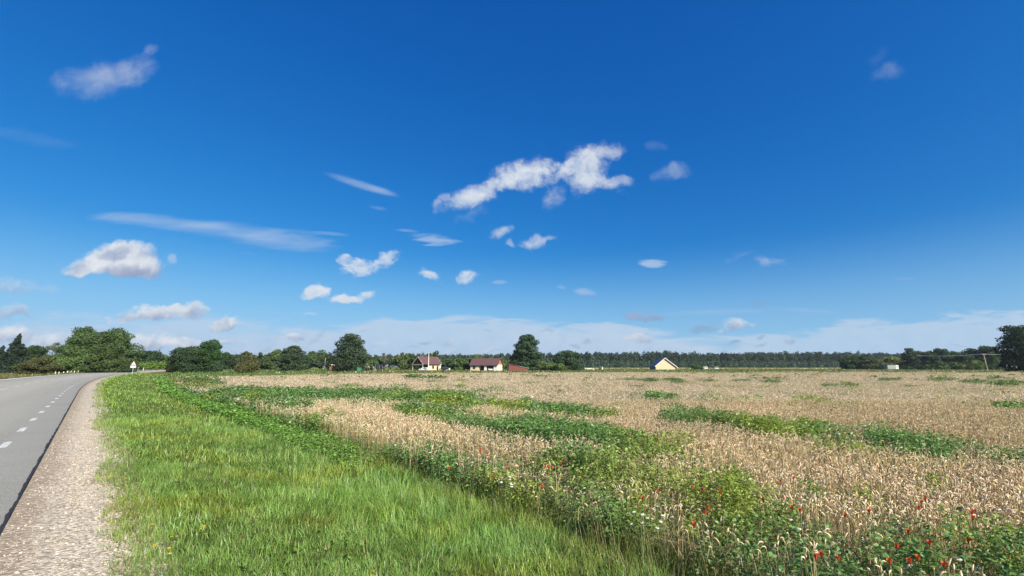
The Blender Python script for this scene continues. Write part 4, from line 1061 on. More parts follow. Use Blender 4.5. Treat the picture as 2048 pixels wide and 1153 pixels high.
def window(parent, x, z, w, h, y, depth=.08, frame=white_w, axis='y', sgn=-1):
    "a framed window on a wall whose face is at y (or x) and looks along sgn"
    bm = bmesh.new(); t = .09
    def bb(u0, u1, z0, z1, d0, d1):
        d0, d1 = sorted((y + sgn * d0, y + sgn * d1))
        box(bm, u0, u1, d0, d1, z0, z1) if axis == 'y' else box(bm, d0, d1, u0, u1, z0, z1)
    bb(x - w / 2 - t, x - w / 2, z - t, z + h + t, -.01, depth); bb(x + w / 2, x + w / 2 + t, z - t, z + h + t, -.01, depth)
    bb(x - w / 2, x + w / 2, z - t, z, -.01, depth); bb(x - w / 2, x + w / 2, z + h, z + h + t, -.01, depth)
    f = bm_obj('window', bm, frame, parent)
    bm = bmesh.new(); bb(x - w / 2, x + w / 2, z, z + h, -.01, .03); bm_obj('pane', bm, glass_m, f)
    return f

# --- long house with a brown roof
D = 190; X0, Y0, Z0 = place(967, D, 742.6)
hs = tag(empty('long_house', (X0, Y0, Z0), R(-17)), 'long low cream house with brown roof and two dark open bays', 'house')
Lh, Wh, Eh, Rh = 12.2, 7.0, 2.75, 5.35        # length, width, eaves, ridge
hl = Lh / 2
bm = bmesh.new(); box(bm, -hl, -2.1, 0, Wh, 0, Eh); box(bm, 1.35 - 1.0, 1.35, 0, .5, 0, Eh); box(bm, 4.6, hl, 0, Wh, 0, Eh); box(bm, -2.1, 4.6, 2.6, Wh, 0, Eh)
bm_obj('wall', bm, cream, hs)
bm_obj('bay_shade', Box(-2.099, 4.599, 2.5, 2.597, 0, Eh - .01), dark_in, hs)  # dark sheet over the cream wall paints the shade inside the bays
bm_obj('pillar', Box(.30, 1.40, -.03, .0, 0, Eh), white_w, hs); bm_obj('pillar', Box(4.55, hl + .02, -.03, 0, 0, Eh), white_w, hs)
bm_obj('end_wall', Box(hl, hl + .06, -.01, Wh, 0, Eh), white_w, hs)
bm_obj('gable', Prism([(.05, Eh), (Wh - .05, Eh), (Wh / 2, Rh - .12)], 'x', hl - .15, hl + .08), orange_w, hs, 'orange boarded gable triangle')
bm_obj('gable', Prism([(.05, Eh), (Wh - .05, Eh), (Wh / 2, Rh - .12)], 'x', -hl, -hl + .15), cream, hs)
ov = .55
for sgn, y0, y1 in ((1, -ov, Wh / 2), (-1, Wh + ov, Wh / 2)):
    zs = Eh - ov * (Rh - Eh) / (Wh / 2)
    bm_obj('roof', Prism([(y0, zs), (y1, Rh), (y1, Rh + .14), (y0, zs + .14)], 'x', -hl - .5, hl + .5), brown_roof, hs)
bm_obj('fascia', Box(-hl - .5, hl + .5, -ov - .05, -ov - .003, Eh - ov * .75 - .12, Eh - ov * .75 + .16), dark_in, hs)
window(hs, -4.35, .95, 1.0, 1.15, 0, frame=dark_in)
window(hs, 2.2, .9, .5, 1.2, hl + .06, axis='x', sgn=1); window(hs, 4.8, .9, .5, 1.2, hl + .06, axis='x', sgn=1)
bm_obj('terrace', Box(-2.2, 4.7, -1.6, -.04, -.05, .22), concrete, hs)

# --- gabled house with the open porch
D = 212; X0, Y0, Z0 = place(853.5, D, 741.6)
gh = tag(empty('gabled_house', (X0, Y0, Z0), R(47)), 'cream house with steep brown roof and an open timber porch gable', 'house')
# local: x along the ridge (0 = porch end), gable looks to -x
gw, Eh, Rh = 4.1, 3.0, 6.5
bm_obj('wall', Box(-1.6, 5.0, -gw + .6, gw - .6, 0, Eh), cream, gh)
for sgn in (1, -1):
    e = gw + .35; ze = Eh - .12
    bm_obj('roof', Prism([(sgn * e, ze), (0, Rh), (0, Rh + .15), (sgn * e, ze + .15)], 'x', -5.4, 5.5), brown_roof, gh)
    bm_obj('barge_board', Prism([(sgn * (e + .02), ze - .28), (0, Rh - .30), (0, Rh + .2), (sgn * (e + .02), ze + .2)], 'x', -5.47, -5.403), pale_wood, gh)
    bm_obj('barge_board', Prism([(sgn * (e + .02), ze - .15), (0, Rh - .15), (0, Rh + .2), (sgn * (e + .02), ze + .2)], 'x', 5.503, 5.56), white_w, gh)
bm_obj('tie_beam', Box(-5.46, -5.2, -gw - .2, gw + .2, Eh - .38, Eh - .02), pale_wood, gh)
bm_obj('gable', Prism([(-gw + .3, Eh), (gw - .3, Eh), (0, Rh - .25)], 'x', -1.55, -1.35), dark_in, gh)  # set-back gable coloured dark for the shade within the porch
bm_obj('gable', Prism([(-gw + .3, Eh), (gw - .3, Eh), (0, Rh - .25)], 'x', 4.85, 5.02), cream, gh)
bm = bmesh.new(); box(bm, -5.4, -5.25, -.12, .12, Eh - .02, Rh - .3); bm_obj('king_post', bm, dark_in, gh)
for y in (-gw + .1, -1.2, 1.2, gw - .1): bm_obj('post', Box(-5.4, -5.2, y - .1, y + .1, 0, Eh - .38), dark_in if abs(y) < 2 else pale_wood, gh)
bm_obj('porch_shade', Box(-1.75, -1.61, -gw + .6, gw - .6, 0, Eh - .01), dark_in, gh)  # dark sheet before the cream wall, painted shade of the open porch
bm_obj('deck', Box(-5.5, -1.6, -gw, gw, -.05, .18), grey_m, gh)
window(gh, 1.0, .95, .9, 1.2, -gw + .6, frame=dark_in); window(gh, 3.6, .1, .85, 2.0, -gw + .6, frame=dark_in)
bm_obj('annex', Box(5.0, 6.7, -2.2, 2.2, 0, 2.7), cream, gh)
bm_obj('annex_roof', Prism([(-2.5, 2.7), (2.5, 2.7), (0, 3.9)], 'x', 4.95, 6.95), white_w, gh)
bm_obj('chimney', Box(1.6, 2.2, -.3, .3, 6.2, 7.2), dark_in, gh)

# --- yellow house
D = 246; X0, Y0, Z0 = place(1331, D, 740.6)
yh = tag(empty('yellow_house', (X0, Y0, Z0), R(-2)), 'pale yellow house with white gable boards and dark blue roof', 'house')
w2, Eh, Rh, Lh = 5.3, 2.35, 6.55, 11.5
bm = bmesh.new(); prism(bm, [(-w2, 0), (w2, 0), (w2, Eh), (0, Rh - .25), (-w2, Eh)], 'y', 0, Lh); bm_obj('wall', bm, yellow_w, yh)
bm_obj('plinth', Box(-w2 - .04, w2 + .04, -.05, Lh, -.2, .3), concrete, yh)
sl_ = (Rh - Eh) / w2
for sgn in (1, -1):
    e = w2 + (.5 if sgn < 0 else 1.5); ze = Rh - sl_ * e + .02
    bm_obj('roof', Prism([(sgn * e, ze), (0, Rh), (0, Rh + .16), (sgn * e, ze + .16)], 'y', -.65, Lh + .5), blue_roof, yh)
    bm_obj('barge_board', Prism([(sgn * (e + .05), ze - .22), (0, Rh - .22), (0, Rh + .24), (sgn * (e + .05), ze + .22)], 'y', -.72, -.653), white_w, yh)
    bm_obj('soffit', Prism([(sgn * w2, Eh - .12), (sgn * e, ze - .2), (sgn * e, ze - .05), (sgn * w2, Eh + .03)], 'y', -.6, -.02), white_w, yh)
bm_obj('side_shade', Box(-w2 - .08, -w2 - .003, .1, Lh - .1, 0, Eh - .05), solid_mat('dark_blue_shade', (.05, .06, .085), .8, .2, 4), yh, 'side wall under the eaves coloured dark as shade')  # thin sheet puts the wall's shaded side in as dark blue colour
window(yh, 3.2, .9, 1.2, 1.2, -w2 - .08, axis='x', sgn=-1); window(yh, 7.6, .9, 1.2, 1.2, -w2 - .08, axis='x', sgn=-1)
bm_obj('post', Box(w2 + 1.15, w2 + 1.3, -.3, -.15, 0, 1.55), white_w, yh)
bm_obj('door', Box(w2 + .002, w2 + .07, 3, 4, .1, 2.1), dark_in, yh)

# --- red barn
D = 186; X0, Y0, Z0 = place(1037, D, 743.2)
rb = tag(empty('red_barn', (X0, Y0, Z0), R(6)), 'low dark red barn with a sloping grey lean-to roof', 'barn')
bm_obj('wall', Prism([(-4.1, 0), (.4, 0), (.4, 2.25), (-4.1, 2.95)], 'y', 0, 4.5), red_w, rb)
bm_obj('roof', Prism([(-4.35, 2.96), (.7, 2.18), (.7, 2.30), (-4.35, 3.08)], 'y', -.3, 4.8), solid_mat('rusty_sheet', (.17, .085, .07), .7, .3, 3), rb)
bm_obj('lean_to', Prism([(.4, 0), (4.2, 0), (4.2, 1.3), (.4, 2.05)], 'y', .15, 4.2), red_w, rb)
bm_obj('lean_to_roof', Prism([(.42, 2.06), (4.5, 1.26), (4.5, 1.34), (.42, 2.15)], 'y', -.1, 4.5), galv, rb)
bm_obj('door', Box(-2.6, -1.2, -.06, -.003, 0, 2.0), red_w, rb); bm_obj('trim', Box(-4.16, -4.04, -.08, .06, 0, 2.9), dark_in, rb)

# --- small things in the gardens
X0, Y0, Z0 = place(717.5, 150, 743.2)
sh = tag(empty('garden_shed', (X0, Y0, Z0), R(4)), 'small green box shed in front of the biggest pine', 'shed')
grn = solid_mat('green_paint', (.035, .17, .10), .6, .15, 3)
bm_obj('wall', Box(-.62, .62, 0, 1.2, 0, 1.25), grn, sh); bm_obj('roof', Prism([(-.7, 1.25), (.7, 1.25), (.7, 1.31), (-.7, 1.38)], 'y', -.1, 1.3), grn, sh); bm_obj('door', Box(-.45, .1, -.04, -.003, .05, 1.15), grn, sh)
bm_obj('handle', Box(-.02, .03, -.07, -.043, .6, .75), galv, sh)

X0, Y0, Z0 = place(732, 176, 742.4)
pl = tag(empty('playhouse', (X0, Y0, Z0), R(-12)), 'raised timber playhouse with pale boards beside the green shed', 'playhouse')
for x in (-.75, .75):
    for y in (0, 1.4): bm_obj('leg', Box(x - .06, x + .06, y - .06, y + .06, 0, 1.19), grey_m, pl)
bm = bmesh.new(); box(bm, -.85, .85, -.1, 1.5, 1.2, 1.32); bm_obj('floor', bm, grey_m, pl)
bm_obj('wall', Box(-.8, .8, -.05, 1.45, 1.32, 2.1), pale_wood, pl); bm_obj('window', Box(-.1, .35, -.09, -.052, 1.85, 2.08), dark_in, pl)
bm_obj('roof', Prism([(-1.0, 2.1), (1.0, 2.1), (0, 2.85)], 'y', -.25, 1.65), grey_m, pl); bm_obj('ladder', Prism([(-.9, 0), (-1.0, 0), (-.86, 1.3), (-.76, 1.3)], 'y', .2, .6), grey_m, pl)
X0, Y0, Z0 = place(741, 175, 742.4)
sw = tag(empty('swing_frame', (X0, Y0, Z0), R(-8)), 'timber swing frame with a long slanting pale leg by the playhouse', 'swing')
bm_obj('beam', Cyl((-1.4, 0, 2.15), (.9, 0, 2.15), .07), grey_m, sw)
for x0, y0, x1 in ((1.6, -.9, .8), (1.6, .9, .8)): bm_obj('leg', Cyl((x0 + .35, y0, 0), (x1, 0, 2.2), .065), pale_wood, sw)
for x in (-.75, -.25): bm_obj('rope', Cyl((x, 0, .5), (x, 0, 2.1), .02, n=5), dark_in, sw)
bm_obj('seat', Box(-.8, -.2, -.12, .12, .46, .5), dark_in, sw)
X0, Y0, Z0 = place(756.5, 178, 742)
tp_ = tag(empty('trampoline', (X0, Y0, Z0), 0), 'round trampoline with a dark safety net under the willows', 'trampoline')
bm = bmesh.new(); cyl(bm, (0, 0, .75), (0, 0, .83), 1.65, n=24); bm_obj('bed', bm, dark_in, tp_)
net, q = mat_new('safety_net'); d_ = q.n('ShaderNodeBsdfDiffuse'); d_.inputs[0].default_value = (.03, .035, .05, 1); tr_ = q.n('ShaderNodeBsdfTransparent'); mx = q.n('ShaderNodeMixShader'); mx.inputs[0].default_value = .35
q.l(d_.outputs[0], mx.inputs[1]); q.l(tr_.outputs[0], mx.inputs[2]); o_ = q.n('ShaderNodeOutputMaterial'); q.l(mx.outputs[0], o_.inputs[0])
bm = bmesh.new(); n = 24
A = [bm.verts.new((1.6 * math.cos(i * 6.2832 / n), 1.6 * math.sin(i * 6.2832 / n), .83)) for i in range(n)]; B = [bm.verts.new((v.co.x, v.co.y, 2.4)) for v in A]
for i in range(n): bm.faces.new((A[i], A[(i + 1) % n], B[(i + 1) % n], B[i]))
bm_obj('net', bm, net, tp_)
for k in range(6): bm_obj('post', Cyl((1.62 * math.cos(k * 1.047), 1.62 * math.sin(k * 1.047), 0), (1.62 * math.cos(k * 1.047), 1.62 * math.sin(k * 1.047), 2.45), .03, n=6), galv, tp_)

def car(label, px, D, base, rz, paint, L=4.3, Wc=1.75, Hc=1.5, estate=True):
    X0, Y0, Z0 = place(px, D, base)
    root = tag(empty('parked_car', (X0, Y0, Z0), rz), label, 'car')
    l = L / 2
    low = [(-l, .35), (-l, .62), (-l + .08, .80), (-l * .55, .92), (l * .92, .95), (l, .75), (l, .35)]
    top = [(-l * .58, .90), (-l * .22, Hc - .04), (-.1, Hc), (l * .55, Hc - .02), (l * .78, Hc - .12), (l * .94, .93)]
    bm = bmesh.new(); prism(bm, low, 'y', -Wc / 2, Wc / 2)
    A = [bm.verts.new((p[0], -Wc / 2 + .04 + .14 * (p[1] > 1), p[1])) for p in top]; B = [bm.verts.new((p[0], Wc / 2 - .04 - .14 * (p[1] > 1), p[1])) for p in top]
    bm.faces.new(A); bm.faces.new(B[::-1])
    for i in range(len(top)): bm.faces.new((A[i], A[(i + 1) % len(top)], B[(i + 1) % len(top)], B[i]))
    bmesh.ops.bevel(bm, geom=[e for e in bm.edges], offset=.04, segments=2, affect='EDGES')
    bm_obj('body', bm, paint, root)
    for s in (-1, 1):
        y = s * (Wc / 2 - .13); gl = [(-l * .40, .98), (-l * .19, Hc - .14), (l * .52, Hc - .14), (l * .72, Hc - .24), (l * .80, .98)]
        bm = bmesh.new(); A = [(p[0], s * (Wc / 2 - .035 - .02 - .13 * smooth01(np.array(p[1]), .95, 1.15)), p[1]) for p in gl]
        v0 = [bm.verts.new((a_[0], a_[1] + s * .03, a_[2])) for a_ in A]; v1 = [bm.verts.new((a_[0], a_[1] - s * .05, a_[2])) for a_ in A]
        bm.faces.new(v0); bm.faces.new(v1[::-1])
        for i in range(len(v0)): bm.faces.new((v0[i], v0[(i + 1) % len(v0)], v1[(i + 1) % len(v0)], v1[i]))
        bm_obj('side_window', bm, glass_m, root)
        for x in (-l * .62, l * .60):
            wv = bm_obj('wheel', Cyl((x, s * (Wc / 2 - .2), .32), (x, s * (Wc / 2 + .02), .32), .32, n=18), rubber, root)
            bm_obj('rim', Cyl((x, s * (Wc / 2 + .021), .32), (x, s * (Wc / 2 + .035), .32), .2, n=14), galv, wv)
        bm_obj('headlight', Box(-l - .02, -l + .12, s * Wc * .36 - .16, s * Wc * .36 + .16, .60, .74), white_w, root)
    bm_obj('windscreen', Prism([(-l * .575, .95), (-l * .235, Hc - .10), (-l * .255, Hc - .07), (-l * .60, .96)], 'y', -Wc / 2 + .2, Wc / 2 - .2), glass_m, root)
    return root
blk = solid_mat('black_car_paint', (.012, .014, .02), .2, .1, 2, spec=.7); slv = solid_mat('silver_car_paint', (.62, .64, .64), .3, .05, 2, metal=.3); wht = solid_mat('white_car_paint', (.6, .6, .58), .3, .04, 2)
car('dark car parked beside the gabled house', 888, 206, 741.2, R(8), blk, 4.7, 1.85, 1.75)
car('pale silver car parked in front of the porch gable', 847, 203, 741.9, R(14), slv, 4.3)
car('white car standing in the open bay of the long house', 980, 190.5, 742.3, R(100), wht, 4.1)

def caravan(label, px, D, base, rz, L, Hc, name='caravan'):
    X0, Y0, Z0 = place(px, D, base); root = tag(empty(name, (X0, Y0, Z0), rz), label, name.replace('_', ' '))
    bm = bmesh.new(); prism(bm, [(-L / 2, .5), (-L / 2 - .05, 1.2), (-L / 2 + .35, Hc), (L / 2 - .2, Hc), (L / 2, Hc - .5), (L / 2, .5)], 'y', 0, 2.2)
    bmesh.ops.bevel(bm, geom=[e for e in bm.edges], offset=.08, segments=2, affect='EDGES'); bm_obj('body', bm, wht, root)
    for x in (-L * .28, L * .05, L * .32): bm_obj('window', Box(x - .4, x + .4, -.03, .02, 1.25, 1.75), glass_m, root)
    for x in (-.45, .45):
        for y in (.1, 2.1): bm_obj('wheel', Cyl((x, y - .1, .33), (x, y + .1, .33), .33, n=14), rubber, root)
    bm_obj('drawbar', Box(L / 2, L / 2 + 1.0, 1.05, 1.15, .4, .5), galv, root)
    return root
caravan('longer white caravan beyond the yellow house', 1409, 300, 740.3, R(3), 4.9, 2.1); caravan('shorter white caravan just past the longer one', 1434, 300, 740.3, R(-6), 2.9, 2.0)
X0, Y0, Z0 = place(1787, 250, 740.6)
tr = tag(empty('box_trailer', (X0, Y0, Z0), R(6)), 'white box trailer in front of the yellow green round tree', 'trailer')
gsh = solid_mat('grey_white_sheet', (.22, .24, .25), .6, .2, 1.3)
bm_obj('body', Box(-3.4, 3.4, 0, 2.4, .55, 2.75), gsh, tr); bm_obj('end_panel', Box(1.75, 3.42, -.04, -.003, .55, 2.77), wht, tr, 'brighter white end panel'); bm_obj('hatch', Box(2.2, 2.9, -.07, -.043, 1.4, 2.2), gsh, tr)
for x in (-2.4, 2.3):
    bm_obj('wheel', Cyl((x, .02, .42), (x, .3, .42), .42, n=14), rubber, tr); bm_obj('leg', Box(x + .7, x + .85, .05, .2, 0, .55), wht, tr)
X0, Y0, Z0 = place(1723, 272, 740)
ds = tag(empty('field_shed', (X0, Y0, Z0), R(-8)), 'dark green shelter with a pale panel before the grey green tree', 'shed')
dg = solid_mat('dark_green_sheet', (.03, .045, .035), .7, .2, 2)
bm_obj('wall', Box(-3.2, .4, 0, 3, 0, 3.0), dg, ds); bm_obj('wall', Box(.4, 3.4, 1.4, 3, 0, 2.9), dg, ds); bm_obj('roof', Prism([(-3.4, 3.0), (3.7, 2.9), (3.7, 3.05), (-3.4, 3.2)], 'y', -.3, 3.3), dg, ds)
bm_obj('panel', Box(.9, 3.1, 1.3, 1.397, .8, 2.1), white_w, ds)
X0, Y0, Z0 = place(1709, 270, 739.6)
hb = tag(empty('trailer', (X0, Y0, Z0), R(0)), 'low pale flat trailer beside the dark green shelter', 'trailer')
bm_obj('bed', Box(-1.8, 1.6, 0, 1.8, .5, 1.0), pale_wood, hb)
for x in (-.9, .9): bm_obj('wheel', Cyl((x, -.1, .3), (x, .12, .3), .3, n=12), rubber, hb)
# things on the far meadow
X0, Y0, Z0 = place(1203.5, 240, 741)
tl = tag(empty('privy', (X0, Y0, Z0), R(0)), 'narrow dark hut with a white door on the meadow', 'hut')
bm_obj('wall', Box(-1.1, 1.0, 0, 1.4, 0, 1.75), dark_in, tl); bm_obj('roof', Prism([(-1.2, 1.75), (1.1, 1.75), (1.1, 1.9), (-1.2, 1.82)], 'y', -.15, 1.5), grey_m, tl); bm_obj('door', Box(.05, .72, -.06, -.003, .05, 1.6), wht, tl)
X0, Y0, Z0 = place(1148, 205, 741)
ms_ = tag(empty('board_on_post', (X0, Y0, Z0), 0), 'small white board on a post before the spreading low pine', 'board')
bm_obj('post', Box(-.05, .05, 0, .1, 0, 1.1), grey_m, ms_); bm_obj('board', Box(-.28, .28, -.04, -.002, .95, 1.75), wht, ms_)
X0, Y0, Z0 = place(1162, 212, 741)
lt = tag(empty('lean_to_shelter', (X0, Y0, Z0), 0), 'low dark shelter with a flat roof under the spreading low pine', 'shelter')
bm_obj('roof', Prism([(-2.8, 1.15), (2.9, 1.45), (2.9, 1.55), (-2.8, 1.25)], 'y', 0, 2.5), dark_in, lt); bm_obj('wall', Box(-2.4, -.2, .2, 2.3, 0, 1.2), dark_in, lt)
for x in (1.2, 2.6): bm_obj('post', Box(x - .08, x + .08, .1, .26, 0, 1.38), dark_in, lt)
X0, Y0, Z0 = place(1177, 216, 741)
wt = tag(empty('hay_wagon', (X0, Y0, Z0), 0), 'long low pale wagon between the dark shelter and the narrow hut', 'wagon')
bm_obj('bed', Box(-1.7, 1.9, 0, 1.6, .45, .8), pale_wood, wt); bm_obj('side_board', Box(-1.7, 1.9, -.05, -.002, .8, 1.05), white_w, wt)
for x in (-1.1, 1.2): bm_obj('wheel', Cyl((x, -.12, .3), (x, .1, .3), .3, n=12), rubber, wt)
for px, lb in ((1141, 'short pale post before the low dark shelter'), (1187, 'pale yellow beehive box next to the long wagon')):
    X0, Y0, Z0 = place(px, 210, 741); e_ = tag(empty('beehive' if 'hive' in lb else 'marker_post', (X0, Y0, Z0), 0), lb, 'beehive' if 'hive' in lb else 'post')
    if 'hive' in lb: bm_obj('box', Box(-.3, .3, 0, .5, .15, .8), pale_wood, e_); bm_obj('lid', Box(-.36, .36, -.05, .55, .8, .9), galv, e_)
    else: bm_obj('shaft', Box(-.09, .09, 0, .18, 0, .8), pale_wood, e_); bm_obj('cap', Box(-.12, .12, -.03, .21, .8, .86), grey_m, e_)
X0, Y0, Z0 = place(898.5, 205, 740.8)
wbx = tag(empty('white_tank', (X0, Y0, Z0), 0), 'small white tank standing next to the dark parked car', 'tank')
bm_obj('shell', Cyl((0, 0, .1), (0, 0, .95), .42, .42, n=16), wht, wbx, smooth=False); bm_obj('lid', Cyl((0, 0, .951), (0, 0, 1.05), .2, n=12), dark_in, wbx)
X0, Y0, Z0 = place(666, 186, 742)
rs = tag(empty('brick_shed', (X0, Y0, Z0), R(12)), 'little reddish shed with a white top under the tree by the biggest pine', 'shed')
bm_obj('wall', Box(-1.5, 1.5, 0, 2, 0, 2.2), solid_mat('dull_brick', (.20, .08, .06), .85, .2, 5), rs); bm_obj('roof', Prism([(-1.7, 2.2), (1.7, 2.2), (1.7, 2.45), (-1.7, 2.7)], 'y', -.2, 2.2), white_w, rs); bm_obj('door', Box(-.4, .4, -.05, -.003, 0, 1.9), dark_in, rs)

# --- lamp-less pole in front of the gabled house, second slimmer pole behind
X0, Y0, Z0 = place(856.5, 200, 741.6)
p_ = tag(empty('utility_pole', (X0, Y0, Z0), 0), 'tall pale round pole in front of the gabled house', 'pole')
bm_obj('shaft', Cyl((0, 0, 0), (0, 0, 8.1), .24, .13, n=12), solid_mat('pale_concrete', (.66, .60, .56), .8, .1, 3), p_); bm_obj('cap', Cyl((0, 0, 8.1), (0, 0, 8.25), .14, .05, n=10), galv, p_)
X0, Y0, Z0 = place(649, 175, 742)
p_ = tag(empty('utility_pole', (X0, Y0, Z0), 0), 'thin grey pole before the grey green rounded tree', 'pole')
bm_obj('shaft', Cyl((0, 0, 0), (0, 0, 5.2), .10, .07, n=8), grey_m, p_); bm_obj('cap', Cyl((0, 0, 5.2), (0, 0, 5.3), .08, .03, n=8), galv, p_)

# --- power poles and wires at the wood edge
cabl = solid_mat('pale_cable', (.62, .64, .60), .5, .05, 2); tops = []
for px, topr, D, lb in ((1822, 711, 262, 'power pole with a slanting strut in front of the dark wood'), (1973.5, 708.5, 236, 'leaning pale power pole by the bright round bush')):
    X0, Y0, Z0 = place(px, D); Zt = at(px, topr, D)[2]; p_ = tag(empty('power_pole', (X0, Y0, Z0), 0), lb, 'power pole'); h = Zt - Z0; ln = .35 if px > 1900 else .1
    bm_obj('shaft', Cyl((ln * .8, 0, 0), (-ln, 0, h), .16, .12, n=9), grey_m if px < 1900 else pale_wood, p_); bm_obj('cross_arm', Box(-ln - 1.1, -ln + 1.1, -.08, .06, h - .25, h - .12), grey_m, p_)
    for dx in (-1.0, 1.0): bm_obj('insulator', Cyl((-ln + dx, 0, h - .12), (-ln + dx, 0, h + .08), .06, n=8), white_w, p_)
    if px < 1900: bm_obj('strut', Cyl((1.6, 0, h - 2.6), (-ln, 0, h - .6), .10, n=7), pale_wood, p_)
    tops.append(Vector((X0 - ln, Y0, Z0 + h)))
tops.append(Vector(at(2150, 708, 215)))
first = Vector(at(1690, 712, 300))
for k, (A, B, lb) in enumerate(((tops[0], tops[1], 'pale wire pair sagging between the two power poles'), (tops[1], tops[2], 'pale wire pair running from the leaning pole to the darkest pine'))):
    r0 = tag(empty('power_line', (A + B) / 2, 0), lb, 'wire')
    for dx in (-1.0, 1.0):
        a = Acc(); P = [np.array(A.lerp(B, f) - (A + B) / 2) + np.array([dx, 0, .06 - 4 * .8 * f * (1 - f)]) for f in np.linspace(0, 1, 16)]
        limb(a, P, .045, .045, 5); a.build('wire', cabl, r0)

# --- warning sign at the bend
sx, sy, sz = at(264.4, 747.8, 92)
sz = -.10
px_top = at(269, 722.5, 92)
sg_ = tag(empty('warning_sign', (sx, sy, sz), R(12)), 'white triangular warning sign with a plate below at the road bend', 'road sign')
Hs = px_top[2] - sz
bm_obj('post', Cyl((-.03, .05, 0), (.03, .05, Hs - .1), .05, n=10), galv, sg_)
def tri(s, zc): return [(0, zc + s * .577), (-s / 2, zc - s * .289), (s / 2, zc - s * .289)]
zc = Hs - 1.0 * .577
red = solid_mat('sign_red', (.45, .05, .05), .5, .08, 4); blk2 = solid_mat('sign_black', (.02, .02, .02), .6, .1, 4); refl = solid_mat('sign_white', (.68, .66, .66), .5, .04, 4)
tp = bm_obj('triangle', Prism(tri(1.0, zc), 'y', -.02, .0), red, sg_, 'triangle with a thin red border')
bm_obj('white_face', Prism(tri(.80, zc), 'y', -.026, -.021), refl, tp)
bm_obj('symbol', Prism([(-.05, zc + .20), (.05, zc + .20), (.075, zc - .22), (-.02, zc - .22)], 'y', -.031, -.027), blk2, tp)
zp = zc - 1.0 * .289 - .10
pp = bm_obj('plate', Box(-.5, .5, -.02, 0, zp - .40, zp), refl, sg_)
bm_obj('plate_mark', Box(-.30, .12, -.026, -.021, zp - .24, zp - .17), solid_mat('sign_grey', (.35, .35, .37), .6, .1, 4), pp)

# --- white fence posts along the far side of the road, and marker posts
post_m = solid_mat('limed_post', (.60, .58, .44), .85, .15, 6)
def post_mesh():
    bm = bmesh.new(); cyl(bm, (0, 0, -.1), (0, 0, .62), .085, .075, n=9); cyl(bm, (0, 0, .62), (0, 0, .68), .075, .03, n=9); return bm
tcand = np.arange(60, 200, .1); cx_, cy_ = xy(tcand, np.full_like(tcand, -RW - 2.6)); cpx, _ = seen(cx_, cy_, 0.0)
first_post = None
for k, px in enumerate((110.5, 117.5, 127, 134.5, 141.7, 148.4, 155.9, 162.9, 170.5, 182, 186.6, 194)):
    j = int(np.argmin(np.abs(cpx - px))); loc = (cx_[j], cy_[j], float(height(cx_[j:j + 1], cy_[j:j + 1])[0]))
    if first_post is None:
        first_post = o = empty('fence_post', loc); bm_obj('shaft', post_mesh(), post_m, o)
        bm_obj('reflector', Box(-.04, .04, -.1, -.083, .42, .52), refl, o)
    else:
        o = first_post.copy(); COL.objects.link(o); o.location = loc
        for ch in list(first_post.children): c = ch.copy(); COL.objects.link(c); c.parent = o
    o.scale = (1, 1, random.uniform(.9, 1.2)); o.rotation_euler = (0, random.uniform(-.05, .05), random.uniform(0, 3))
    tag(o, 'short pale post in the row between the far road edge and the big round trees', 'post', 'short pale posts along the far road edge')
for px, D, lb in ((287.5, 176, 'white plastic marker post in front of the bright hedge'), (276.5, 168, 'white marker post close to the warning sign across the road')):
    x, y, _ = at(px, 735, D); o = tag(empty('marker_post', (x, y, float(height(np.array([x]), np.array([y]))[0]))), lb, 'post')
    bm_obj('shaft', Box(-.09, .09, -.06, .06, 0, 1.15), refl, o); bm_obj('band', Box(-.093, .093, -.063, .063, .85, .98), blk2, o)

# ------------------------------------------------------------------ flowers
pet_m = leaf_mat('poppy_petal', .35, .02, .5); stem_m = leaf_mat('flower_stem', .2, .02, .5)
def poppy(name, seed):
    r_ = np.random.default_rng(seed); root = empty(name, (0, 0, 0)); Hh = 1.0
    a = Acc(); limb(a, [(0, 0, 0), (.02, .01, .4), (.0, .03, .75), (.03, .02, 1.0)], .0045, .003, 5); a.C = [np.full((a.n, 3), (.09, .17, .05))]; a.build('stem', stem_m, root)
    V = []; C = []
    for k in range(5):
        ph = k * 1.257 + r_.random() * .3; n = 5
        for i in range(n):
            for j in range(3):
                def P(u, v):
                    rad = .006 + .040 * u; w_ = (v - .5) * 1.7 * math.sin(math.pi * (.12 + .62 * u))
                    an = ph + w_; zz = .012 + .075 * u ** 1.3 - .02 * max(0, u - .7) * 3 + .006 * math.sin(an * 5 + k)
                    return (rad * math.cos(an) + .03, rad * math.sin(an) + .02, 1.0 + zz)
                V.append([P(i / n, j / 3), P((i + 1) / n, j / 3), P((i + 1) / n, (j + 1) / 3), P(i / n, (j + 1) / 3)])
                C.append(np.array([.60, .09, .03]) * (.8 + .35 * r_.random()))
    a = Acc(); a.add(np.array(V), Q1, np.array(C)); a.build('petals', pet_m, root)
    a = Acc(); limb(a, [(.03, .02, 1.0), (.03, .02, 1.012), (.03, .02, 1.022)], .009, .007, 7); a.C = [np.full((a.n, 3), (.03, .035, .02))]; a.build('seed_head', stem_m, root)
    return root
def copy_tree(o):
    c = o.copy(); COL.objects.link(c)
    for ch in list(o.children): k = ch.copy(); COL.objects.link(k); k.parent = c
    return c
GREENW, MIXED, MIDW, CORN, LEFTP = range(5)
PLAB = {GREENW: ('red poppy in the dark green weeds at the field margin', 'poppies in the green weeds at the field margin'), MIXED: ('orange red poppy among daisies at the grass edge of the wheat', 'poppies among the daisies'),
        MIDW: ('red poppy standing over the ripe wheat ears', 'poppies over the ripe wheat'), CORN: ('red poppy in the tall weeds at the near corner of the field', 'poppies in the near corner weeds'), LEFTP: ('small far orange poppy in the pale wheat strip beside the verge', 'far poppies in the pale wheat strip')}
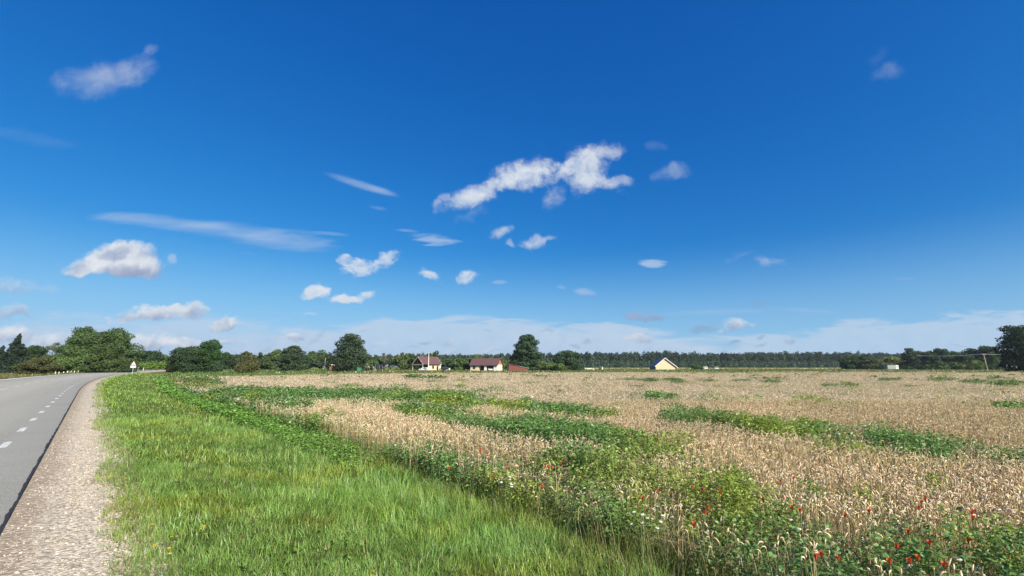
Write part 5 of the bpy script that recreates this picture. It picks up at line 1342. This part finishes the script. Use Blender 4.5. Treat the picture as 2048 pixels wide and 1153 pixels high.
PS = [(945, 906, MIXED), (950, 903, MIXED), (955, 910, MIXED), (906, 938, MIXED), (997, 952, MIXED), (1006, 942, MIXED), (1086, 980, MIXED), (870, 917, MIXED), (1120, 938, GREENW), (1125, 934, GREENW), (1112, 941, GREENW), (1116, 942, GREENW),
      (1277, 985, GREENW), (1315, 990, GREENW), (1399, 981, GREENW), (1413, 989, GREENW), (1427, 986, GREENW), (1383, 1033, GREENW), (1376, 1039, GREENW), (1397, 1024, GREENW), (1261, 875, GREENW), (1269, 876, GREENW), (1441, 890, MIDW), (1150, 895, MIDW),
      (1580, 960, MIDW), (1585, 970, MIDW), (1560, 1001, MIDW), (1581, 1005, MIDW), (1595, 1025, MIDW), (1685, 1023, MIDW), (1810, 1014, MIDW), (1854, 1001, MIDW), (1868, 1007, MIDW), (1898, 1032, MIDW), (1932, 1030, MIDW), (1926, 1029, MIDW), (1725, 1026, MIDW),
      (1818, 1066, CORN), (1840, 1071, CORN), (1873, 1072, CORN), (1781, 1106, CORN), (1828, 1113, CORN), (1836, 1122, CORN), (1846, 1122, CORN), (1706, 1134, CORN), (1644, 1086, CORN), (1600, 1124, CORN), (1876, 1129, CORN),
      (627, 833, LEFTP), (622, 838, LEFTP), (640, 845, LEFTP), (335, 752, LEFTP), (822, 862, LEFTP), (790, 842, LEFTP), (668, 800, LEFTP), (700, 806, LEFTP), (875, 845, LEFTP), (1030, 800, LEFTP)]
protos = [poppy('poppy', s_) for s_ in (1, 2, 3)]
for k, (px, py, kd) in enumerate(PS):
    x, y = gnd(px, py, .2); z0 = float(height(np.array([x]), np.array([y]))[0])
    o = protos[k] if k < 3 else copy_tree(protos[k % 3])
    hz = .2 - z0; sc = 1.0 + min(1.2, max(0, (y - 8)) * .05)
    o.location = (x, y, z0); o.scale = (sc * .37, sc * .37, hz); o.rotation_euler = (random.uniform(-.1, .3), random.uniform(-.25, .25), random.uniform(0, 6.28))
    tag(o, PLAB[kd][0], 'poppy', PLAB[kd][1])
dw_m = leaf_mat('daisy_petal', .2, .0, .5)
def daisy(seed):
    r_ = np.random.default_rng(seed); root = empty('daisy', (0, 0, 0))
    a = Acc(); limb(a, [(0, 0, 0), (.02, 0, .6), (0, .02, 1.0)], .003, .002, 4); a.C = [np.full((a.n, 3), (.12, .19, .06))]; a.build('stem', stem_m, root)
    V = []
    for k in range(14):
        an = k * .449 + r_.random() * .15; d = np.array([math.cos(an), math.sin(an), -.1 - .25 * r_.random()]); s = np.array([-math.sin(an), math.cos(an), 0]) * .0045
        b = np.array([0, .02, 1.0]); V.append([b + d * .005 - s * .6, b + d * .022 - s, b + d * .022 + s, b + d * .005 + s * .6])
    a = Acc(); a.add(np.array(V), Q1, np.full((14, 3), .78)); a.build('petals', dw_m, root)
    a = Acc(); limb(a, [(0, .02, .995), (0, .02, 1.004), (0, .02, 1.008)], .0075, .004, 7); a.C = [np.full((a.n, 3), (.62, .42, .04))]; a.build('centre', stem_m, root)
    return root
dp = [daisy(1), daisy(2)]; dn = 0
DS = [(870, 887, 14, 8, 'white daisy in the patch beside the pale wheat strip'), (880, 920, 12, 9, 'white daisy at the grassy foot of the wheat'), (1010, 958, 14, 9, 'white daisy beside the orange red poppies'), (1070, 950, 8, 12, 'white daisy by the dark gap in the weeds'),
      (1185, 978, 22, 10, 'white daisy at the lower edge of the green weeds'), (1290, 1043, 22, 8, 'white daisy in the seeding grass below the weeds'), (1330, 1046, 20, 8, 'white daisy near the pale bent wheat ears'), (960, 935, 16, 12, 'white daisy among poppies and tall grass'),
      (1917, 1143, 8, 5, 'white flower in the near corner weeds'), (440, 805, 16, 4, 'tiny white flower far along the verge'), (640, 838, 12, 6, 'white flower beside the far orange poppies'), (1225, 867, 10, 5, 'white flower in the long green weed strip'), (1590, 1045, 14, 14, 'white flower under the bent wheat ears')]
for px, py, sx_, sy_, lb in DS:
    for k in range(7 if sx_ > 9 else 4):
        x, y = gnd(px + random.gauss(0, sx_), py + random.gauss(0, sy_) * .7, .0); z0 = float(height(np.array([x]), np.array([y]))[0])
        o = dp[dn] if dn < 2 else copy_tree(dp[dn % 2]); dn += 1
        sc = .8 + min(1.5, max(0, y - 7) * .06); o.location = (x, y, z0); o.scale = (sc, sc, random.uniform(.5, .66)); o.rotation_euler = (random.uniform(-.2, .35), random.uniform(-.25, .25), random.uniform(0, 6.28))
        tag(o, lb, 'daisy', lb.replace('white daisy', 'daisies').replace('white flower', 'white flowers').replace('tiny ', ''))
# hawkbits in the turf by the gravel
def hawkbit():
    root = empty('hawkbit', (0, 0, 0)); a = Acc(); limb(a, [(0, 0, 0), (.01, 0, .6), (0, .01, 1.0)], .0025, .002, 4); a.C = [np.full((a.n, 3), (.12, .2, .05))]; a.build('stem', stem_m, root)
    V = [];
    for k in range(16):
        an = k * .3927; d = np.array([math.cos(an), math.sin(an), .25 * (k % 2)]); s = np.array([-math.sin(an), math.cos(an), 0]) * .003; b = np.array([0, .01, 1.0]); V.append([b - s * .4, b + d * .013 - s, b + d * .013 + s, b + s * .4])
    a = Acc(); a.add(np.array(V), Q1, np.tile([.72, .52, .02], (16, 1))); a.build('petals', dw_m, root); return root
hk = hawkbit()
for k in range(28):
    cx, cy, sx_, sy_ = ((275, 1062, 24, 14), (330, 1120, 16, 12), (240, 975, 14, 12), (410, 1075, 14, 10), (330, 925, 10, 6), (745, 1143, 8, 5))[k % 6]
    x, y = gnd(cx + random.gauss(0, sx_), cy + random.gauss(0, sy_), -.05); o = hk if k == 0 else copy_tree(hk); z0 = float(height(np.array([x]), np.array([y]), False)[0])
    o.location = (x, y, z0); o.scale = (1, 1, random.uniform(.07, .14)); o.rotation_euler = (random.uniform(-.2, .2), random.uniform(-.2, .2), random.uniform(0, 6.28))
    tag(o, 'small yellow flower in the turf near the gravel shoulder', 'wildflower', 'yellow flowers in the verge turf')

# ------------------------------------------------------------------ a little air between here and the wood
hm, q = mat_new('air')
vp = q.n('ShaderNodeVolumePrincipled'); vp.inputs['Color'].default_value = (.80, .90, 1.0, 1); vp.inputs['Density'].default_value = .00011; vp.inputs['Anisotropy'].default_value = .2
o_ = q.n('ShaderNodeOutputMaterial'); q.l(vp.outputs[0], o_.inputs['Volume'])
tag(bm_obj('haze', Box(-4600, 4600, -4600, 4600, -2.5, 45), hm), kind='stuff')
